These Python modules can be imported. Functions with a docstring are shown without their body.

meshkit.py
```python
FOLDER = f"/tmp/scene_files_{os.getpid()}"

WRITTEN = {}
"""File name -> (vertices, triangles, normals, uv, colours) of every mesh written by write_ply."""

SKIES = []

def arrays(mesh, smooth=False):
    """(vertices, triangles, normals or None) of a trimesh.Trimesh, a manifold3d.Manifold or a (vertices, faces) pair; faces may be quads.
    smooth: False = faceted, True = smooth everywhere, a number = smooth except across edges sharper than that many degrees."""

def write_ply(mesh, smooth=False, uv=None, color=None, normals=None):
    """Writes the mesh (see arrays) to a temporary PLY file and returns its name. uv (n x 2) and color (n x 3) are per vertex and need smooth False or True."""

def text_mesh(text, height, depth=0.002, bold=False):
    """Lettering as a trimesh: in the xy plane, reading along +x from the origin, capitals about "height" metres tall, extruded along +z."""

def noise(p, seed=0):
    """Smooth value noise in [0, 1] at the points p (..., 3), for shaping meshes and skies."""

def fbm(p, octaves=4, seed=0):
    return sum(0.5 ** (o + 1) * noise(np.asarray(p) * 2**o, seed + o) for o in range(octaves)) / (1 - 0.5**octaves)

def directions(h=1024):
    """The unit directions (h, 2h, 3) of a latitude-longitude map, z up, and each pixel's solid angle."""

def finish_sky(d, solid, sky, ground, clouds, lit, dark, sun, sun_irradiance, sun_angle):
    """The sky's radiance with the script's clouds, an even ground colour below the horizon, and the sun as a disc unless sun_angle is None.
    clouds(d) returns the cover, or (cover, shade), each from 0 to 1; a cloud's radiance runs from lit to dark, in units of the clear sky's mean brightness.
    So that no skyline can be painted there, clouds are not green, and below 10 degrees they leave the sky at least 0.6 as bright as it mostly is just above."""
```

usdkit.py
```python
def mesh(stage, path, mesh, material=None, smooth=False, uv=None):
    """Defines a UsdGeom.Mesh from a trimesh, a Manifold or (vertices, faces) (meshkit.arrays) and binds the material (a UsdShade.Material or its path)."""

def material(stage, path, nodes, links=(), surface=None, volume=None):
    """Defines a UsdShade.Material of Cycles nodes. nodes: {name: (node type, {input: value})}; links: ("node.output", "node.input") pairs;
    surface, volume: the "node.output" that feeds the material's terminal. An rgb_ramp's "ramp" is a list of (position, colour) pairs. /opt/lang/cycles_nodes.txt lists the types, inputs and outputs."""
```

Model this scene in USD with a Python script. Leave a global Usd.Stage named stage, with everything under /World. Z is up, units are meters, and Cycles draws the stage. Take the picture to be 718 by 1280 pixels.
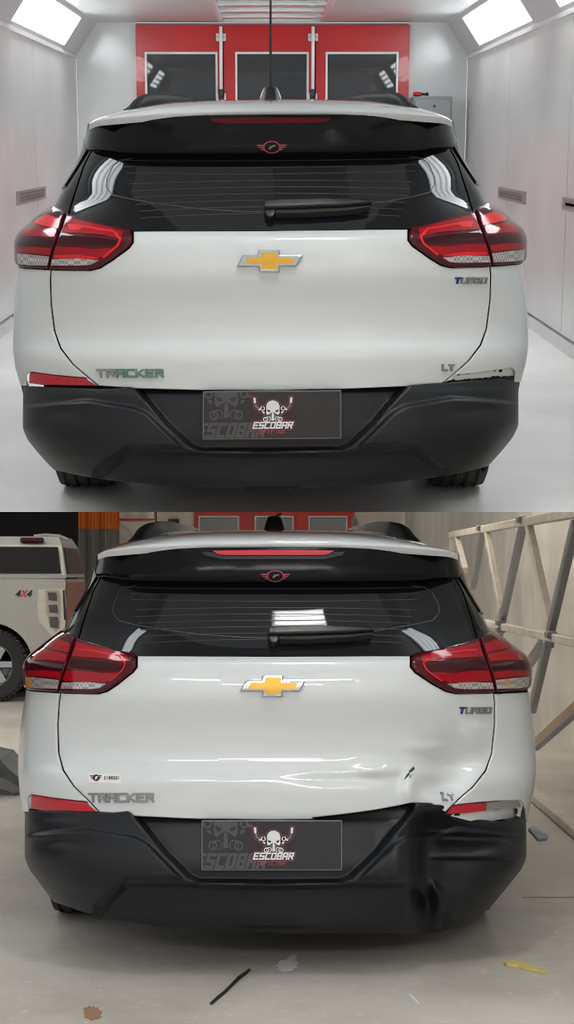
import math, random
import numpy as np, trimesh, shapely, usdkit
from scipy.interpolate import PchipInterpolator
from shapely.geometry import Polygon, LineString, Point, box
from shapely import affinity
from shapely.ops import unary_union
from pxr import Usd, UsdGeom, UsdLux, UsdShade, Gf, Sdf

stage = Usd.Stage.CreateInMemory()
UsdGeom.SetStageUpAxis(stage, 'Z'); UsdGeom.SetStageMetersPerUnit(stage, 1.0)
UsdGeom.Xform.Define(stage, '/World'); UsdGeom.Scope.Define(stage, '/World/Looks')
random.seed(7); np.random.seed(7)

# ------------------------------------------------------------------ camera, light, exposure
# The picture holds two places one above the other: a spray booth on a sloping upper deck and a workshop
# floor under it.  One camera sees both.
F, CX, CY = 2000.0, 340.0, 640.0          # focal length and principal point in pixels of 718 x 1280
H_UP, H_LOW = 1.315, 1.29                  # eye height above each floor
A_UP, A_LOW = math.atan(460 / F), -math.atan(78 / F)
TILT = A_UP - A_LOW                        # slope of the upper deck
EXPOSURE = -0.02
cam = UsdGeom.Camera.Define(stage, '/World/camera')
cam.AddTranslateOp().Set(Gf.Vec3d(0, 0, H_LOW)); cam.AddRotateXOp().Set(90 - math.degrees(A_LOW))
cam.CreateHorizontalApertureAttr(36.0); cam.CreateVerticalApertureAttr(36.0 * 1280 / 718)
cam.CreateFocalLengthAttr(36.0 * F / 718); cam.CreateHorizontalApertureOffsetAttr(36.0 * (359 - CX) / 718)
cam.CreateClippingRangeAttr(Gf.Vec2f(0.05, 200)); cam.CreateExposureAttr(EXPOSURE)

dome = UsdLux.DomeLight.Define(stage, '/World/dome_light')      # even daylight that comes in from the open yard behind the camera
dome.CreateColorAttr(Gf.Vec3f(0.96, 0.98, 1.0)); dome.CreateIntensityAttr(0.27)

TUBE_BOOTH, TUBE_HALL, TUBE_DEEP = 13.0, 55.0, 50.0              # tube lamp strengths


class Bay:
    """A place with its own level floor (z = 0 under the camera), seen by the one camera."""
    def __init__(s, alpha, h, tilt):
        s.a, s.h, s.tilt = alpha, h, tilt
        s.ca, s.sa = math.cos(alpha), math.sin(alpha)
    def ray(s, u, v):
        X, Z = (np.asarray(u, float) - CX) / F, (CY - np.asarray(v, float)) / F
        y = s.ca + s.sa * Z
        return X / y, (-s.sa + s.ca * Z) / y
    def P(s, u, v, y):
        rx, rz = s.ray(u, v)
        return np.stack(np.broadcast_arrays(rx * y, y, s.h + rz * y), -1)
    def on_x(s, u, v, x):                     # where the line of sight meets a side wall
        return s.P(u, v, x / s.ray(u, v)[0])
    def on_z(s, u, v, z=0.0):                 # ... a level surface
        return s.P(u, v, (z - s.h) / s.ray(u, v)[1])
    def world(s, p):
        p = np.asarray(p, float) - [0, 0, s.h]
        c, n = math.cos(s.tilt), math.sin(s.tilt)
        return np.stack([p[..., 0], p[..., 1] * c - p[..., 2] * n, p[..., 1] * n + p[..., 2] * c + H_LOW], -1)


UP, LOW = Bay(A_UP, H_UP, TILT), Bay(A_LOW, H_LOW, 0.0)

# ------------------------------------------------------------------ materials
M = {}
def mat(name, nodes, links=(), surface='p.BSDF'):
    M[name] = usdkit.material(stage, '/World/Looks/' + name, nodes, links, surface=surface); return M[name]
def plain(name, color, rough=0.5, **kw):
    return mat(name, {'p': ('principled_bsdf', dict(base_color=color, roughness=rough, **kw))})
def noisy(name, c1, c2, scale, rough=0.6, bump=0.0, detail=4.0, lo=0.35, hi=0.65, stretch=(1, 1, 1), **kw):
    nodes = {'g': ('texture_coordinate', {}), 'm': ('mapping', {'scale': stretch}), 'n': ('noise_texture', {'scale': scale, 'detail': detail}),
             'r': ('rgb_ramp', {'ramp': [(lo, c1), (hi, c2)]}), 'p': ('principled_bsdf', dict(roughness=rough, **kw))}
    links = [('g.object', 'm.vector'), ('m.vector', 'n.vector'), ('n.fac', 'r.fac'), ('r.color', 'p.base_color')]
    if bump:
        nodes['b'] = ('bump', {'strength': bump, 'distance': 0.01}); links += [('n.fac', 'b.height'), ('b.normal', 'p.normal')]
    return mat(name, nodes, links)

plain('white_paint', (.675, .71, .715), .35, coat_weight=1.0, coat_roughness=.03)
plain('white_primer', (.72, .73, .71), .5)
plain('black_gloss', (.003, .003, .004), .12, specular_ior_level=.18)
plain('tinted_glass', (.006, .007, .009), .03, specular_ior_level=.30)
plain('shut_gap', (.004, .004, .004), .9)
noisy('black_plastic', (.006, .0075, .010), (.009, .011, .014), 900, rough=.38, bump=.08, detail=1, specular_ior_level=.36)
plain('plastic_trim', (.010, .010, .011), .35)
plain('rail_black', (.022, .022, .023), .65, specular_ior_level=.2)
plain('rubber', (.014, .014, .014), .7)
plain('tread_rubber', (.030, .030, .030), .8)
plain('alloy', (.45, .45, .46), .3, metallic=.9)
plain('chrome', (.50, .51, .52), .12, metallic=1.0)
plain('gold', (.72, .40, .05), .32, metallic=.35)
plain('lens_maroon', (.070, .003, .008), .07, specular_ior_level=.35)
plain('lens_red', (.30, .004, .010), .08, specular_ior_level=.35)
plain('lens_bright', (.72, .014, .02), .12, specular_ior_level=.35)
plain('lens_dark', (.035, .002, .005), .08, specular_ior_level=.35)
plain('reflector_red', (.50, .004, .022), .2, coat_weight=.6)
plain('brake_red', (.10, .003, .007), .2, specular_ior_level=.15)
plain('brake_red_bright', (.55, .008, .03), .2, coat_weight=.6)
mat('lens_clear', {'g': ('texture_coordinate', {}), 'n': ('checker_texture', {'scale': 90, 'color1': (.52, .50, .48), 'color2': (.30, .27, .26)}), 'p': ('principled_bsdf', {'roughness': .1, 'metallic': .3, 'coat_weight': 1.0})},
    [('g.object', 'n.vector'), ('n.color', 'p.base_color')])
plain('lens_amber', (.55, .22, .05), .2, coat_weight=1.0)
plain('sticker_red', (.36, .03, .06), .4)
plain('sticker_white', (.85, .82, .82), .4)
plain('sticker_black', (.02, .02, .025), .4)
plain('defroster', (.040, .034, .030), .5)
plain('plate_face', (.018, .016, .019), .28, specular_ior_level=.35)
plain('plate_edge', (.16, .16, .16), .4)
plain('print_white', (.72, .72, .74), .4)
plain('print_grey', (.13, .13, .135), .4)
plain('print_faint', (.062, .060, .064), .35, specular_ior_level=.35)
plain('print_dark', (.020, .020, .021), .4)
plain('print_red', (.38, .03, .03), .4)
plain('badge_silver', (.34, .35, .35), .3, metallic=.75)
plain('badge_green', (.16, .27, .24), .3, metallic=.6)
plain('badge_blue', (.03, .05, .22), .3, metallic=.5)
plain('scuff', (.05, .05, .05), .8)
# booth
noisy('booth_wall', (.60, .605, .60), (.69, .69, .68), 1.1, rough=.30, detail=6)
plain('booth_white', (.78, .79, .79), .13)
plain('booth_grey', (.55, .55, .55), .35)
plain('booth_ceiling', (.62, .62, .62), .3)
noisy('booth_floor', (.74, .72, .695), (.84, .815, .785), 1.6, rough=.5, detail=7)
plain('booth_red', (.56, .007, .012), .18, coat_weight=.4)
plain('booth_glass', (.035, .038, .042), .015)
plain('seam', (.20, .19, .18), .8)
plain('steel_grey', (.27, .28, .29), .35)
plain('vent_metal', (.33, .33, .32), .4, metallic=.3)
plain('vent_dark', (.10, .10, .095), .6)
plain('lamp_reflector', (.85, .85, .85), .3)
def emit(name, color, k):
    return mat(name, {'e': ('emission', {'color': color, 'strength': k})}, surface='e.emission')
emit('tube_booth', (.92, .975, 1.0), TUBE_BOOTH); emit('tube_hall', (1.0, .98, .94), TUBE_HALL); emit('tube_dim', (1.0, .96, .90), 9.0); emit('tube_deep', (1.0, .95, .86), TUBE_DEEP)
# workshop
mat('hall_floor', {'g': ('texture_coordinate', {}), 'n': ('noise_texture', {'scale': .9, 'detail': 8, 'roughness': .65}), 'r': ('rgb_ramp', {'ramp': [(.36, (.43, .39, .345)), (.5, (.54, .50, .445)), (.66, (.64, .60, .54))]}),
                   'n2': ('noise_texture', {'scale': 26, 'detail': 6}), 'r2': ('rgb_ramp', {'ramp': [(.62, (0, 0, 0)), (.75, (1, 1, 1))]}),
                   'x': ('mix_color', {'b': (.68, .66, .62)}), 'b': ('bump', {'strength': .12, 'distance': .01}), 'p': ('principled_bsdf', {'roughness': .48})},
    [('g.object', 'n.vector'), ('g.object', 'n2.vector'), ('n.fac', 'r.fac'), ('n2.fac', 'r2.fac'), ('r2.color', 'x.fac'), ('r.color', 'x.a'), ('x.result', 'p.base_color'), ('n2.fac', 'b.height'), ('b.normal', 'p.normal')])
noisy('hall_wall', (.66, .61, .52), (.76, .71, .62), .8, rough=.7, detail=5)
noisy('tarp', (.58, .55, .49), (.70, .66, .59), 2.2, rough=.7, bump=.5, stretch=(1, 1, .25))
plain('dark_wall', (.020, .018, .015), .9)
plain('galvanised', (.36, .37, .38), .42, metallic=.55)
noisy('dusty_frame', (.58, .52, .44), (.68, .62, .54), 9, rough=.6)
plain('wood_strip', (.46, .31, .17), .6)
plain('pvc_orange', (.70, .17, .02), .3)
mat('pvc_clear', {'t': ('transparent_bsdf', {'color': (.80, .78, .74)}), 'p': ('principled_bsdf', {'base_color': (.36, .34, .31), 'roughness': .12}), 'm': ('mix_closure', {'fac': .5})},
    [('t.BSDF', 'm.closure1'), ('p.BSDF', 'm.closure2')], surface='m.closure')
plain('hall_red', (.52, .03, .02), .3)
noisy('foil', (.42, .41, .36), (.75, .72, .60), 3.0, rough=.28, bump=.7, metallic=.6)
plain('foil_bright', (.85, .80, .52), .3)
plain('sign_dark', (.05, .04, .01), .5)
plain('sign_yellow', (.70, .55, .06), .5)
plain('pickup_paint', (.37, .355, .315), .32, metallic=.15, coat_weight=.6)
plain('pickup_white', (.62, .60, .55), .35, coat_weight=.5)
plain('pickup_glass', (.012, .011, .010), .08, specular_ior_level=.2)
plain('cover_film', (.55, .51, .44), .35)
plain('lamp_recess', (.36, .32, .26), .4)
plain('lamp_cell', (.06, .055, .05), .25)
noisy('scrap_plastic', (.05, .056, .055), (.10, .105, .10), 12, rough=.5)
plain('scrap_grey', (.22, .20, .19), .5)
plain('yellow_tape', (.60, .50, .16), .5)
plain('paint_splash', (.85, .86, .87), .6)
plain('rust_stain', (.30, .17, .09), .7)
plain('grey_tab', (.11, .13, .14), .5)

# ------------------------------------------------------------------ scene graph helpers
USED = {}
def numbered(parent, name):
    k = (parent, name); n = USED.get(k, 0); USED[k] = n + 1
    return f'{parent}/{name}' + (f'_{n:03d}' if n else '')
def meta(prim, label=None, cat=None, group=None, kind=None):
    for k, v in (('label', label), ('category', cat), ('group', group), ('kind', kind)):
        if v: prim.SetCustomDataByKey(k, v)
def place(xf, bay, base):
    xf.AddTranslateOp().Set(Gf.Vec3d(*map(float, bay.world(base))))
    if bay.tilt: xf.AddRotateXOp().Set(math.degrees(bay.tilt))
class Thing:
    """A thing: an Xform at its base; parts are meshes under it (coordinates given in the bay's frame)."""
    def __init__(s, bay, name, label, cat, base, group=None, kind=None):
        s.bay, s.base = bay, np.asarray(base, float)
        s.path = numbered('/World', name)
        x = UsdGeom.Xform.Define(stage, s.path); place(x, bay, s.base); meta(x.GetPrim(), label, cat, group, kind)
    def part(s, name, mesh, material, parent=None, smooth=40, label=None, kind=None):
        path = numbered(parent or s.path, name)
        v, f = (mesh if isinstance(mesh, tuple) else (mesh.vertices, mesh.faces))
        m = usdkit.mesh(stage, path, trimesh.Trimesh(np.asarray(v) - s.base, f, process=False), M[material], smooth=smooth)
        meta(m.GetPrim(), label, kind=kind); return path
    def empty(s, name, label=None, parent=None):
        path = numbered(parent or s.path, name); x = UsdGeom.Xform.Define(stage, path); meta(x.GetPrim(), label); return path
def single(bay, name, label, cat, mesh, material, group=None, kind=None, smooth=40):
    b = mesh.bounds; base = np.array([(b[0, 0] + b[1, 0]) / 2, (b[0, 1] + b[1, 1]) / 2, b[0, 2]])
    path = numbered('/World', name)
    m = usdkit.mesh(stage, path, trimesh.Trimesh(mesh.vertices - base, mesh.faces, process=False), M[material], smooth=smooth)
    place(UsdGeom.Xformable(m.GetPrim()), bay, base); meta(m.GetPrim(), label, cat, group, kind); return path

def cat(ms): return trimesh.util.concatenate([m for m in ms if m is not None])
def bx(x0, x1, y0, y1, z0, z1, c=0.0):
    """A box, its edges chamfered by c."""
    if c <= 0:
        m = trimesh.creation.box((x1 - x0, y1 - y0, z1 - z0))
    else:
        d = np.array([(x1 - x0) / 2, (y1 - y0) / 2, (z1 - z0) / 2]); pts = []
        for k in range(3):
            for sg in np.array(np.meshgrid([-1, 1], [-1, 1], [-1, 1])).T.reshape(-1, 3):
                e = np.full(3, c); e[k] = 0; pts.append(sg * (d - e))
        m = trimesh.convex.convex_hull(np.array(pts))
    m.apply_translation([(x0 + x1) / 2, (y0 + y1) / 2, (z0 + z1) / 2]); return m
def beam(a, b, w, t, side=(1, 0, 0)):
    """A rectangular bar from a to b; w across in the plane normal to side, t along side."""
    a, b = np.asarray(a, float), np.asarray(b, float); d = b - a; L = np.linalg.norm(d); d /= L
    s = np.asarray(side, float); s = s - d * (s @ d); s /= np.linalg.norm(s); n = np.cross(d, s)
    m = bx(-L / 2, L / 2, -w / 2, w / 2, -t / 2, t / 2, min(w, t) * .12)
    T = np.eye(4); T[:3, 0], T[:3, 1], T[:3, 2], T[:3, 3] = d, n, s, (a + b) / 2
    m.apply_transform(T); return m
def tube(pts, r, n=10):
    pts = np.asarray(pts, float); r = np.broadcast_to(r, len(pts)); t = np.gradient(pts, axis=0); t /= np.linalg.norm(t, axis=1)[:, None]
    ref = np.array([0, 0, 1.0]) if abs(t[0][2]) < .9 else np.array([1.0, 0, 0])
    a = np.cross(t, ref); a /= np.linalg.norm(a, axis=1)[:, None]; b = np.cross(t, a); an = np.arange(n) * 2 * np.pi / n
    v = pts[:, None] + r[:, None, None] * (np.cos(an)[None, :, None] * a[:, None] + np.sin(an)[None, :, None] * b[:, None])
    f = []; k = len(pts)
    for i in range(k - 1):
        for j in range(n):
            p, q = i * n + j, i * n + (j + 1) % n; f += [(p, q, q + n), (p, q + n, p + n)]
    v = np.vstack([v.reshape(-1, 3), pts[0], pts[-1]])
    for j in range(n): f += [(k * n, (j + 1) % n, j), (k * n + 1, (k - 1) * n + j, (k - 1) * n + (j + 1) % n)]
    m = trimesh.Trimesh(v, f, process=False); trimesh.repair.fix_normals(m); return m
def lathe(prof, n=48, axis='x'):
    """prof: (radius, along) pairs, closed; revolved about the x axis."""
    p = np.asarray(prof, float); an = np.arange(n) * 2 * np.pi / n
    v = np.stack([np.broadcast_to(p[None, :, 1], (n, len(p))), p[None, :, 0] * np.cos(an)[:, None], p[None, :, 0] * np.sin(an)[:, None]], -1)
    f = []; k = len(p)
    for i in range(n):
        for j in range(k):
            a, b, c, d = i * k + j, i * k + (j + 1) % k, ((i + 1) % n) * k + (j + 1) % k, ((i + 1) % n) * k + j; f += [(a, b, c), (a, c, d)]
    m = trimesh.Trimesh(v.reshape(-1, 3), f, process=False); trimesh.repair.fix_normals(m); return m
def plate(poly, y0, y1):
    """A polygon in (x, z) as a slab between two depths y0 and y1."""
    ms = []
    for g in polys(poly):
        m = trimesh.creation.extrude_polygon(g, abs(y1 - y0), engine='earcut')
        v = np.stack([m.vertices[:, 0], min(y0, y1) + m.vertices[:, 2], m.vertices[:, 1]], -1); f = m.faces[:, ::-1]
        ms.append(trimesh.Trimesh(v, f, process=False))
    return cat(ms)
def slab_x(poly, x0, x1):
    """A polygon in (y, z) as a slab between x0 and x1."""
    ms = []
    for g in polys(poly):
        m = trimesh.creation.extrude_polygon(g, abs(x1 - x0), engine='earcut')
        ms.append(trimesh.Trimesh(np.stack([min(x0, x1) + m.vertices[:, 2], m.vertices[:, 0], m.vertices[:, 1]], -1), m.faces, process=False))
    return cat(ms)
def polys(g):
    if g.geom_type == 'Polygon': return [g] if g.area > 1e-9 else []
    return [p for q in getattr(g, 'geoms', []) for p in polys(q)]
def sstep(x, a, b):
    t = np.clip((x - a) / (b - a), 0, 1); return t * t * (3 - 2 * t)
def gauss(u, v, cu, cv, su, sv): return np.exp(-((u - cu) / su) ** 2 - ((v - cv) / sv) ** 2)
def sdf(u, v, poly):
    """Signed distance in pixels, positive inside."""
    p = np.stack([u, v], -1).reshape(-1, 2); q = np.asarray(poly, float); r = np.roll(q, -1, 0)
    d = np.full(len(p), 1e9); ins = np.zeros(len(p), bool)
    for a, b in zip(q, r):
        e = b - a; w = p - a; t = np.clip((w @ e) / max(e @ e, 1e-12), 0, 1); d = np.minimum(d, np.linalg.norm(w - t[:, None] * e, axis=1))
        if a[1] != b[1]:
            c = ((a[1] <= p[:, 1]) != (b[1] <= p[:, 1])); ins ^= c & (p[:, 0] < a[0] + (p[:, 1] - a[1]) * (b[0] - a[0]) / (b[1] - a[1]))
    return np.where(ins, d, -d).reshape(np.shape(u))

def tri_poly(poly, res):
    """Triangles of a polygon along a regular grid: shared corners, no cracks."""
    V, Fc, off = [], [], 0
    for g in polys(poly):
        x0, y0, x1, y1 = g.bounds
        gx = np.arange(math.floor(x0 / res), math.ceil(x1 / res) + 1) * res; gy = np.arange(math.floor(y0 / res), math.ceil(y1 / res) + 1) * res
        A, B = np.meshgrid(gx[:-1], gy[:-1], indexing='ij'); A, B = A.ravel(), B.ravel()
        cells = shapely.box(A, B, A + res, B + res); shapely.prepare(g)
        full = shapely.contains_properly(g, cells); some = shapely.intersects(g, cells) & ~full
        for a, b in zip(A[full], B[full]):
            V += [(a, b), (a + res, b), (a + res, b + res), (a, b + res)]; Fc += [(off, off + 1, off + 2), (off, off + 2, off + 3)]; off += 4
        for piece in shapely.intersection(g, cells[some]):
            for q in polys(piece):
                q = shapely.geometry.polygon.orient(q)
                vv, ff = trimesh.creation.triangulate_polygon(q, engine='earcut')
                V += [tuple(x) for x in vv]; Fc += [tuple(x + off) for x in ff]; off += len(vv)
    V, Fc = np.array(V, float), np.array(Fc, int)
    key = np.round(V, 4); _, first, inv = np.unique(key, axis=0, return_index=True, return_inverse=True)
    V, Fc = V[first], inv.ravel()[Fc]
    a = np.cross(V[Fc[:, 1]] - V[Fc[:, 0]], V[Fc[:, 2]] - V[Fc[:, 0]])
    Fc = Fc[np.abs(a) > 1e-9]; a = a[np.abs(a) > 1e-9]
    Fc[a < 0] = Fc[a < 0][:, ::-1]
    return V, Fc

# ------------------------------------------------------------------ lettering: square stroke letters
FONT = {'T': [[(0, 1), (1, 1)], [(.5, 1), (.5, 0)]], 'R': [[(0, 0), (0, 1), (1, 1), (1, .5), (0, .5)], [(.5, .5), (1, 0)]], 'A': [[(0, 0), (0, 1), (1, 1), (1, 0)], [(0, .45), (1, .45)]],
        'C': [[(1, 1), (0, 1), (0, 0), (1, 0)]], 'K': [[(0, 0), (0, 1)], [(1, 1), (.15, .5), (1, 0)], [(0, .5), (.2, .5)]], 'E': [[(1, 1), (0, 1), (0, 0), (1, 0)], [(0, .5), (.85, .5)]],
        'U': [[(0, 1), (0, 0), (1, 0), (1, 1)]], 'B': [[(0, 0), (0, 1), (1, 1), (1, 0), (0, 0)], [(0, .5), (1, .5)]], 'O': [[(0, 0), (0, 1), (1, 1), (1, 0), (0, 0)]], 'D': [[(0, 0), (0, 1), (.8, 1), (1, .8), (1, .2), (.8, 0), (0, 0)]],
        'L': [[(0, 1), (0, 0), (1, 0)]], 'S': [[(1, 1), (0, 1), (0, .5), (1, .5), (1, 0), (0, 0)]], 'I': [[(.5, 0), (.5, 1)]], 'M': [[(0, 0), (0, 1), (.5, .4), (1, 1), (1, 0)]], 'G': [[(1, 1), (0, 1), (0, 0), (1, 0), (1, .5), (.5, .5)]],
        'F': [[(1, 1), (0, 1), (0, 0)], [(0, .5), (.8, .5)]], 'N': [[(0, 0), (0, 1), (1, 0), (1, 1)]], 'P': [[(0, 0), (0, 1), (1, 1), (1, .5), (0, .5)]], '4': [[(.75, 0), (.75, 1), (0, .3), (1, .3)]], 'X': [[(0, 0), (1, 1)], [(0, 1), (1, 0)]]}
def word(text, x0, x1, ytop, ybase, stroke, shear=0.0, gap=.28):
    """One polygon per letter, in pixels (y down)."""
    n = len(text); w = (x1 - x0) / (n + gap * (n - 1)); h = ybase - ytop; out = []
    for i, ch in enumerate(text):
        lx = x0 + i * w * (1 + gap); iw, ih = w - stroke, h - stroke
        ls = [LineString([(lx + stroke / 2 + a * iw, ybase - stroke / 2 - b * ih) for a, b in pl]) for pl in FONT[ch]]
        g = unary_union([l.buffer(stroke / 2, cap_style='square', join_style='mitre') for l in ls]).intersection(box(lx - .01, ytop, lx + w + .01, ybase))
        if shear: g = affinity.affine_transform(g, [1, -shear, 0, 1, shear * ybase, 0])
        out.append(g)
    return out

# ------------------------------------------------------------------ the car
UC, NEXP, SC = 338.5, 2.7, 330.0
_th = np.linspace(0, np.pi / 2, 4000); _t, _c = np.sin(_th) ** (2 / NEXP), 1 - np.cos(_th) ** (2 / NEXP)
_s = np.concatenate([[0], np.cumsum(np.hypot(np.diff(_t), np.diff(_c) * .55))])
S_MAX = _s[-1]
def t_of_s(s): return np.sign(s) * np.interp(np.abs(s), _s, _t)
def s_of_t(t): return np.sign(t) * np.interp(np.clip(np.abs(t), 0, 1), _t, _s)
def c_of_s(s): return np.interp(np.abs(s), _s, _c)
def pch(k): k = np.array(k, float); p = PchipInterpolator(k[:, 0], k[:, 1], extrapolate=False); return lambda x: p(np.clip(x, k[0, 0], k[-1, 0]))
W_BODY = pch([(130, 224), (155, 228), (190, 236), (235, 260), (257, 272), (268, 287), (280, 300), (292, 313), (303, 317), (330, 316.5), (360, 319), (395, 321.5), (430, 322.5), (455, 320), (470, 316), (490, 311), (520, 308)])
W_BUMP = pch([(470, 309), (530, 310), (545, 305), (560, 294), (575, 281), (587, 269), (600, 250), (625, 212)])
Y_BODY = pch([(130, .30), (183, .26), (289, .105), (296, .085), (318, .066), (338, .060), (346, .062), (360, .070), (385, .084), (408, .089), (424, .083), (440, .064), (450, .058), (478, .060), (520, .07)])
Y_SPOIL = pch([(130, .27), (139, .225), (144, .205), (165, .190), (184, .186), (190, .192), (196, .206), (202, .23)])
Y_BUMP = pch([(470, .060), (485, .042), (492, .030), (520, .012), (550, 0), (566, 0), (580, .014), (600, .030), (612, .055), (625, .12)])
B_BODY = pch([(130, .42), (190, .42), (280, .46), (340, .50), (625, .50)])
CRUSH = pch([(1000, 0), (1034, 0), (1047, .036), (1060, .004), (1071, -.014), (1075.5, .026), (1100, .006), (1132, -.040), (1150, -.020), (1172, 0)])
def unroll(p): p = np.asarray(p, float); return np.stack([p[..., 0], p[..., 1] + (p[..., 0] - UC) * .0075], -1)
def mirror(p): p = np.asarray(p, float).copy(); p[:, 0] = 2 * UC - p[:, 0]; return p[::-1]
def both(left): left = np.asarray(left, float); return np.vstack([left, mirror(left)])      # a left half outline, closed by its mirror image
DU_T = pch([(16, 7), (22, 11), (66, 13), (111, 11), (165, 5), (252, 3.5), (338.5, 4.5), (427, 3), (512, 3), (568, 7), (610, 4), (655, 6), (662, 8)])
DU_L = pch([(16, 6), (31, 2), (118, 1), (252, -1.5), (338.5, 1), (426, 1), (560, 4), (650, 10), (662, 10)])
DV = pch([(90, 536), (124, 538), (140, 541), (160, 539), (185, 536), (290, 532), (335, 531), (395, 529), (466, 531), (490, 537), (566, 540), (600, 549), (625, 556)])
def warp_up(u, v): return u, v - (u - UC) * .0075
def warp_low(u, v): k = sstep(v, 300, 480); return u + DU_T(u) * (1 - k) + DU_L(u) * k, v + DV(v)
def inv_low(p):
    p = np.asarray(p, float); q = p - [4, 535]
    for _ in range(25):
        a, b = warp_low(q[..., 0], q[..., 1]); q = q + (p - np.stack([a, b], -1)) * .8
    return q


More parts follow.
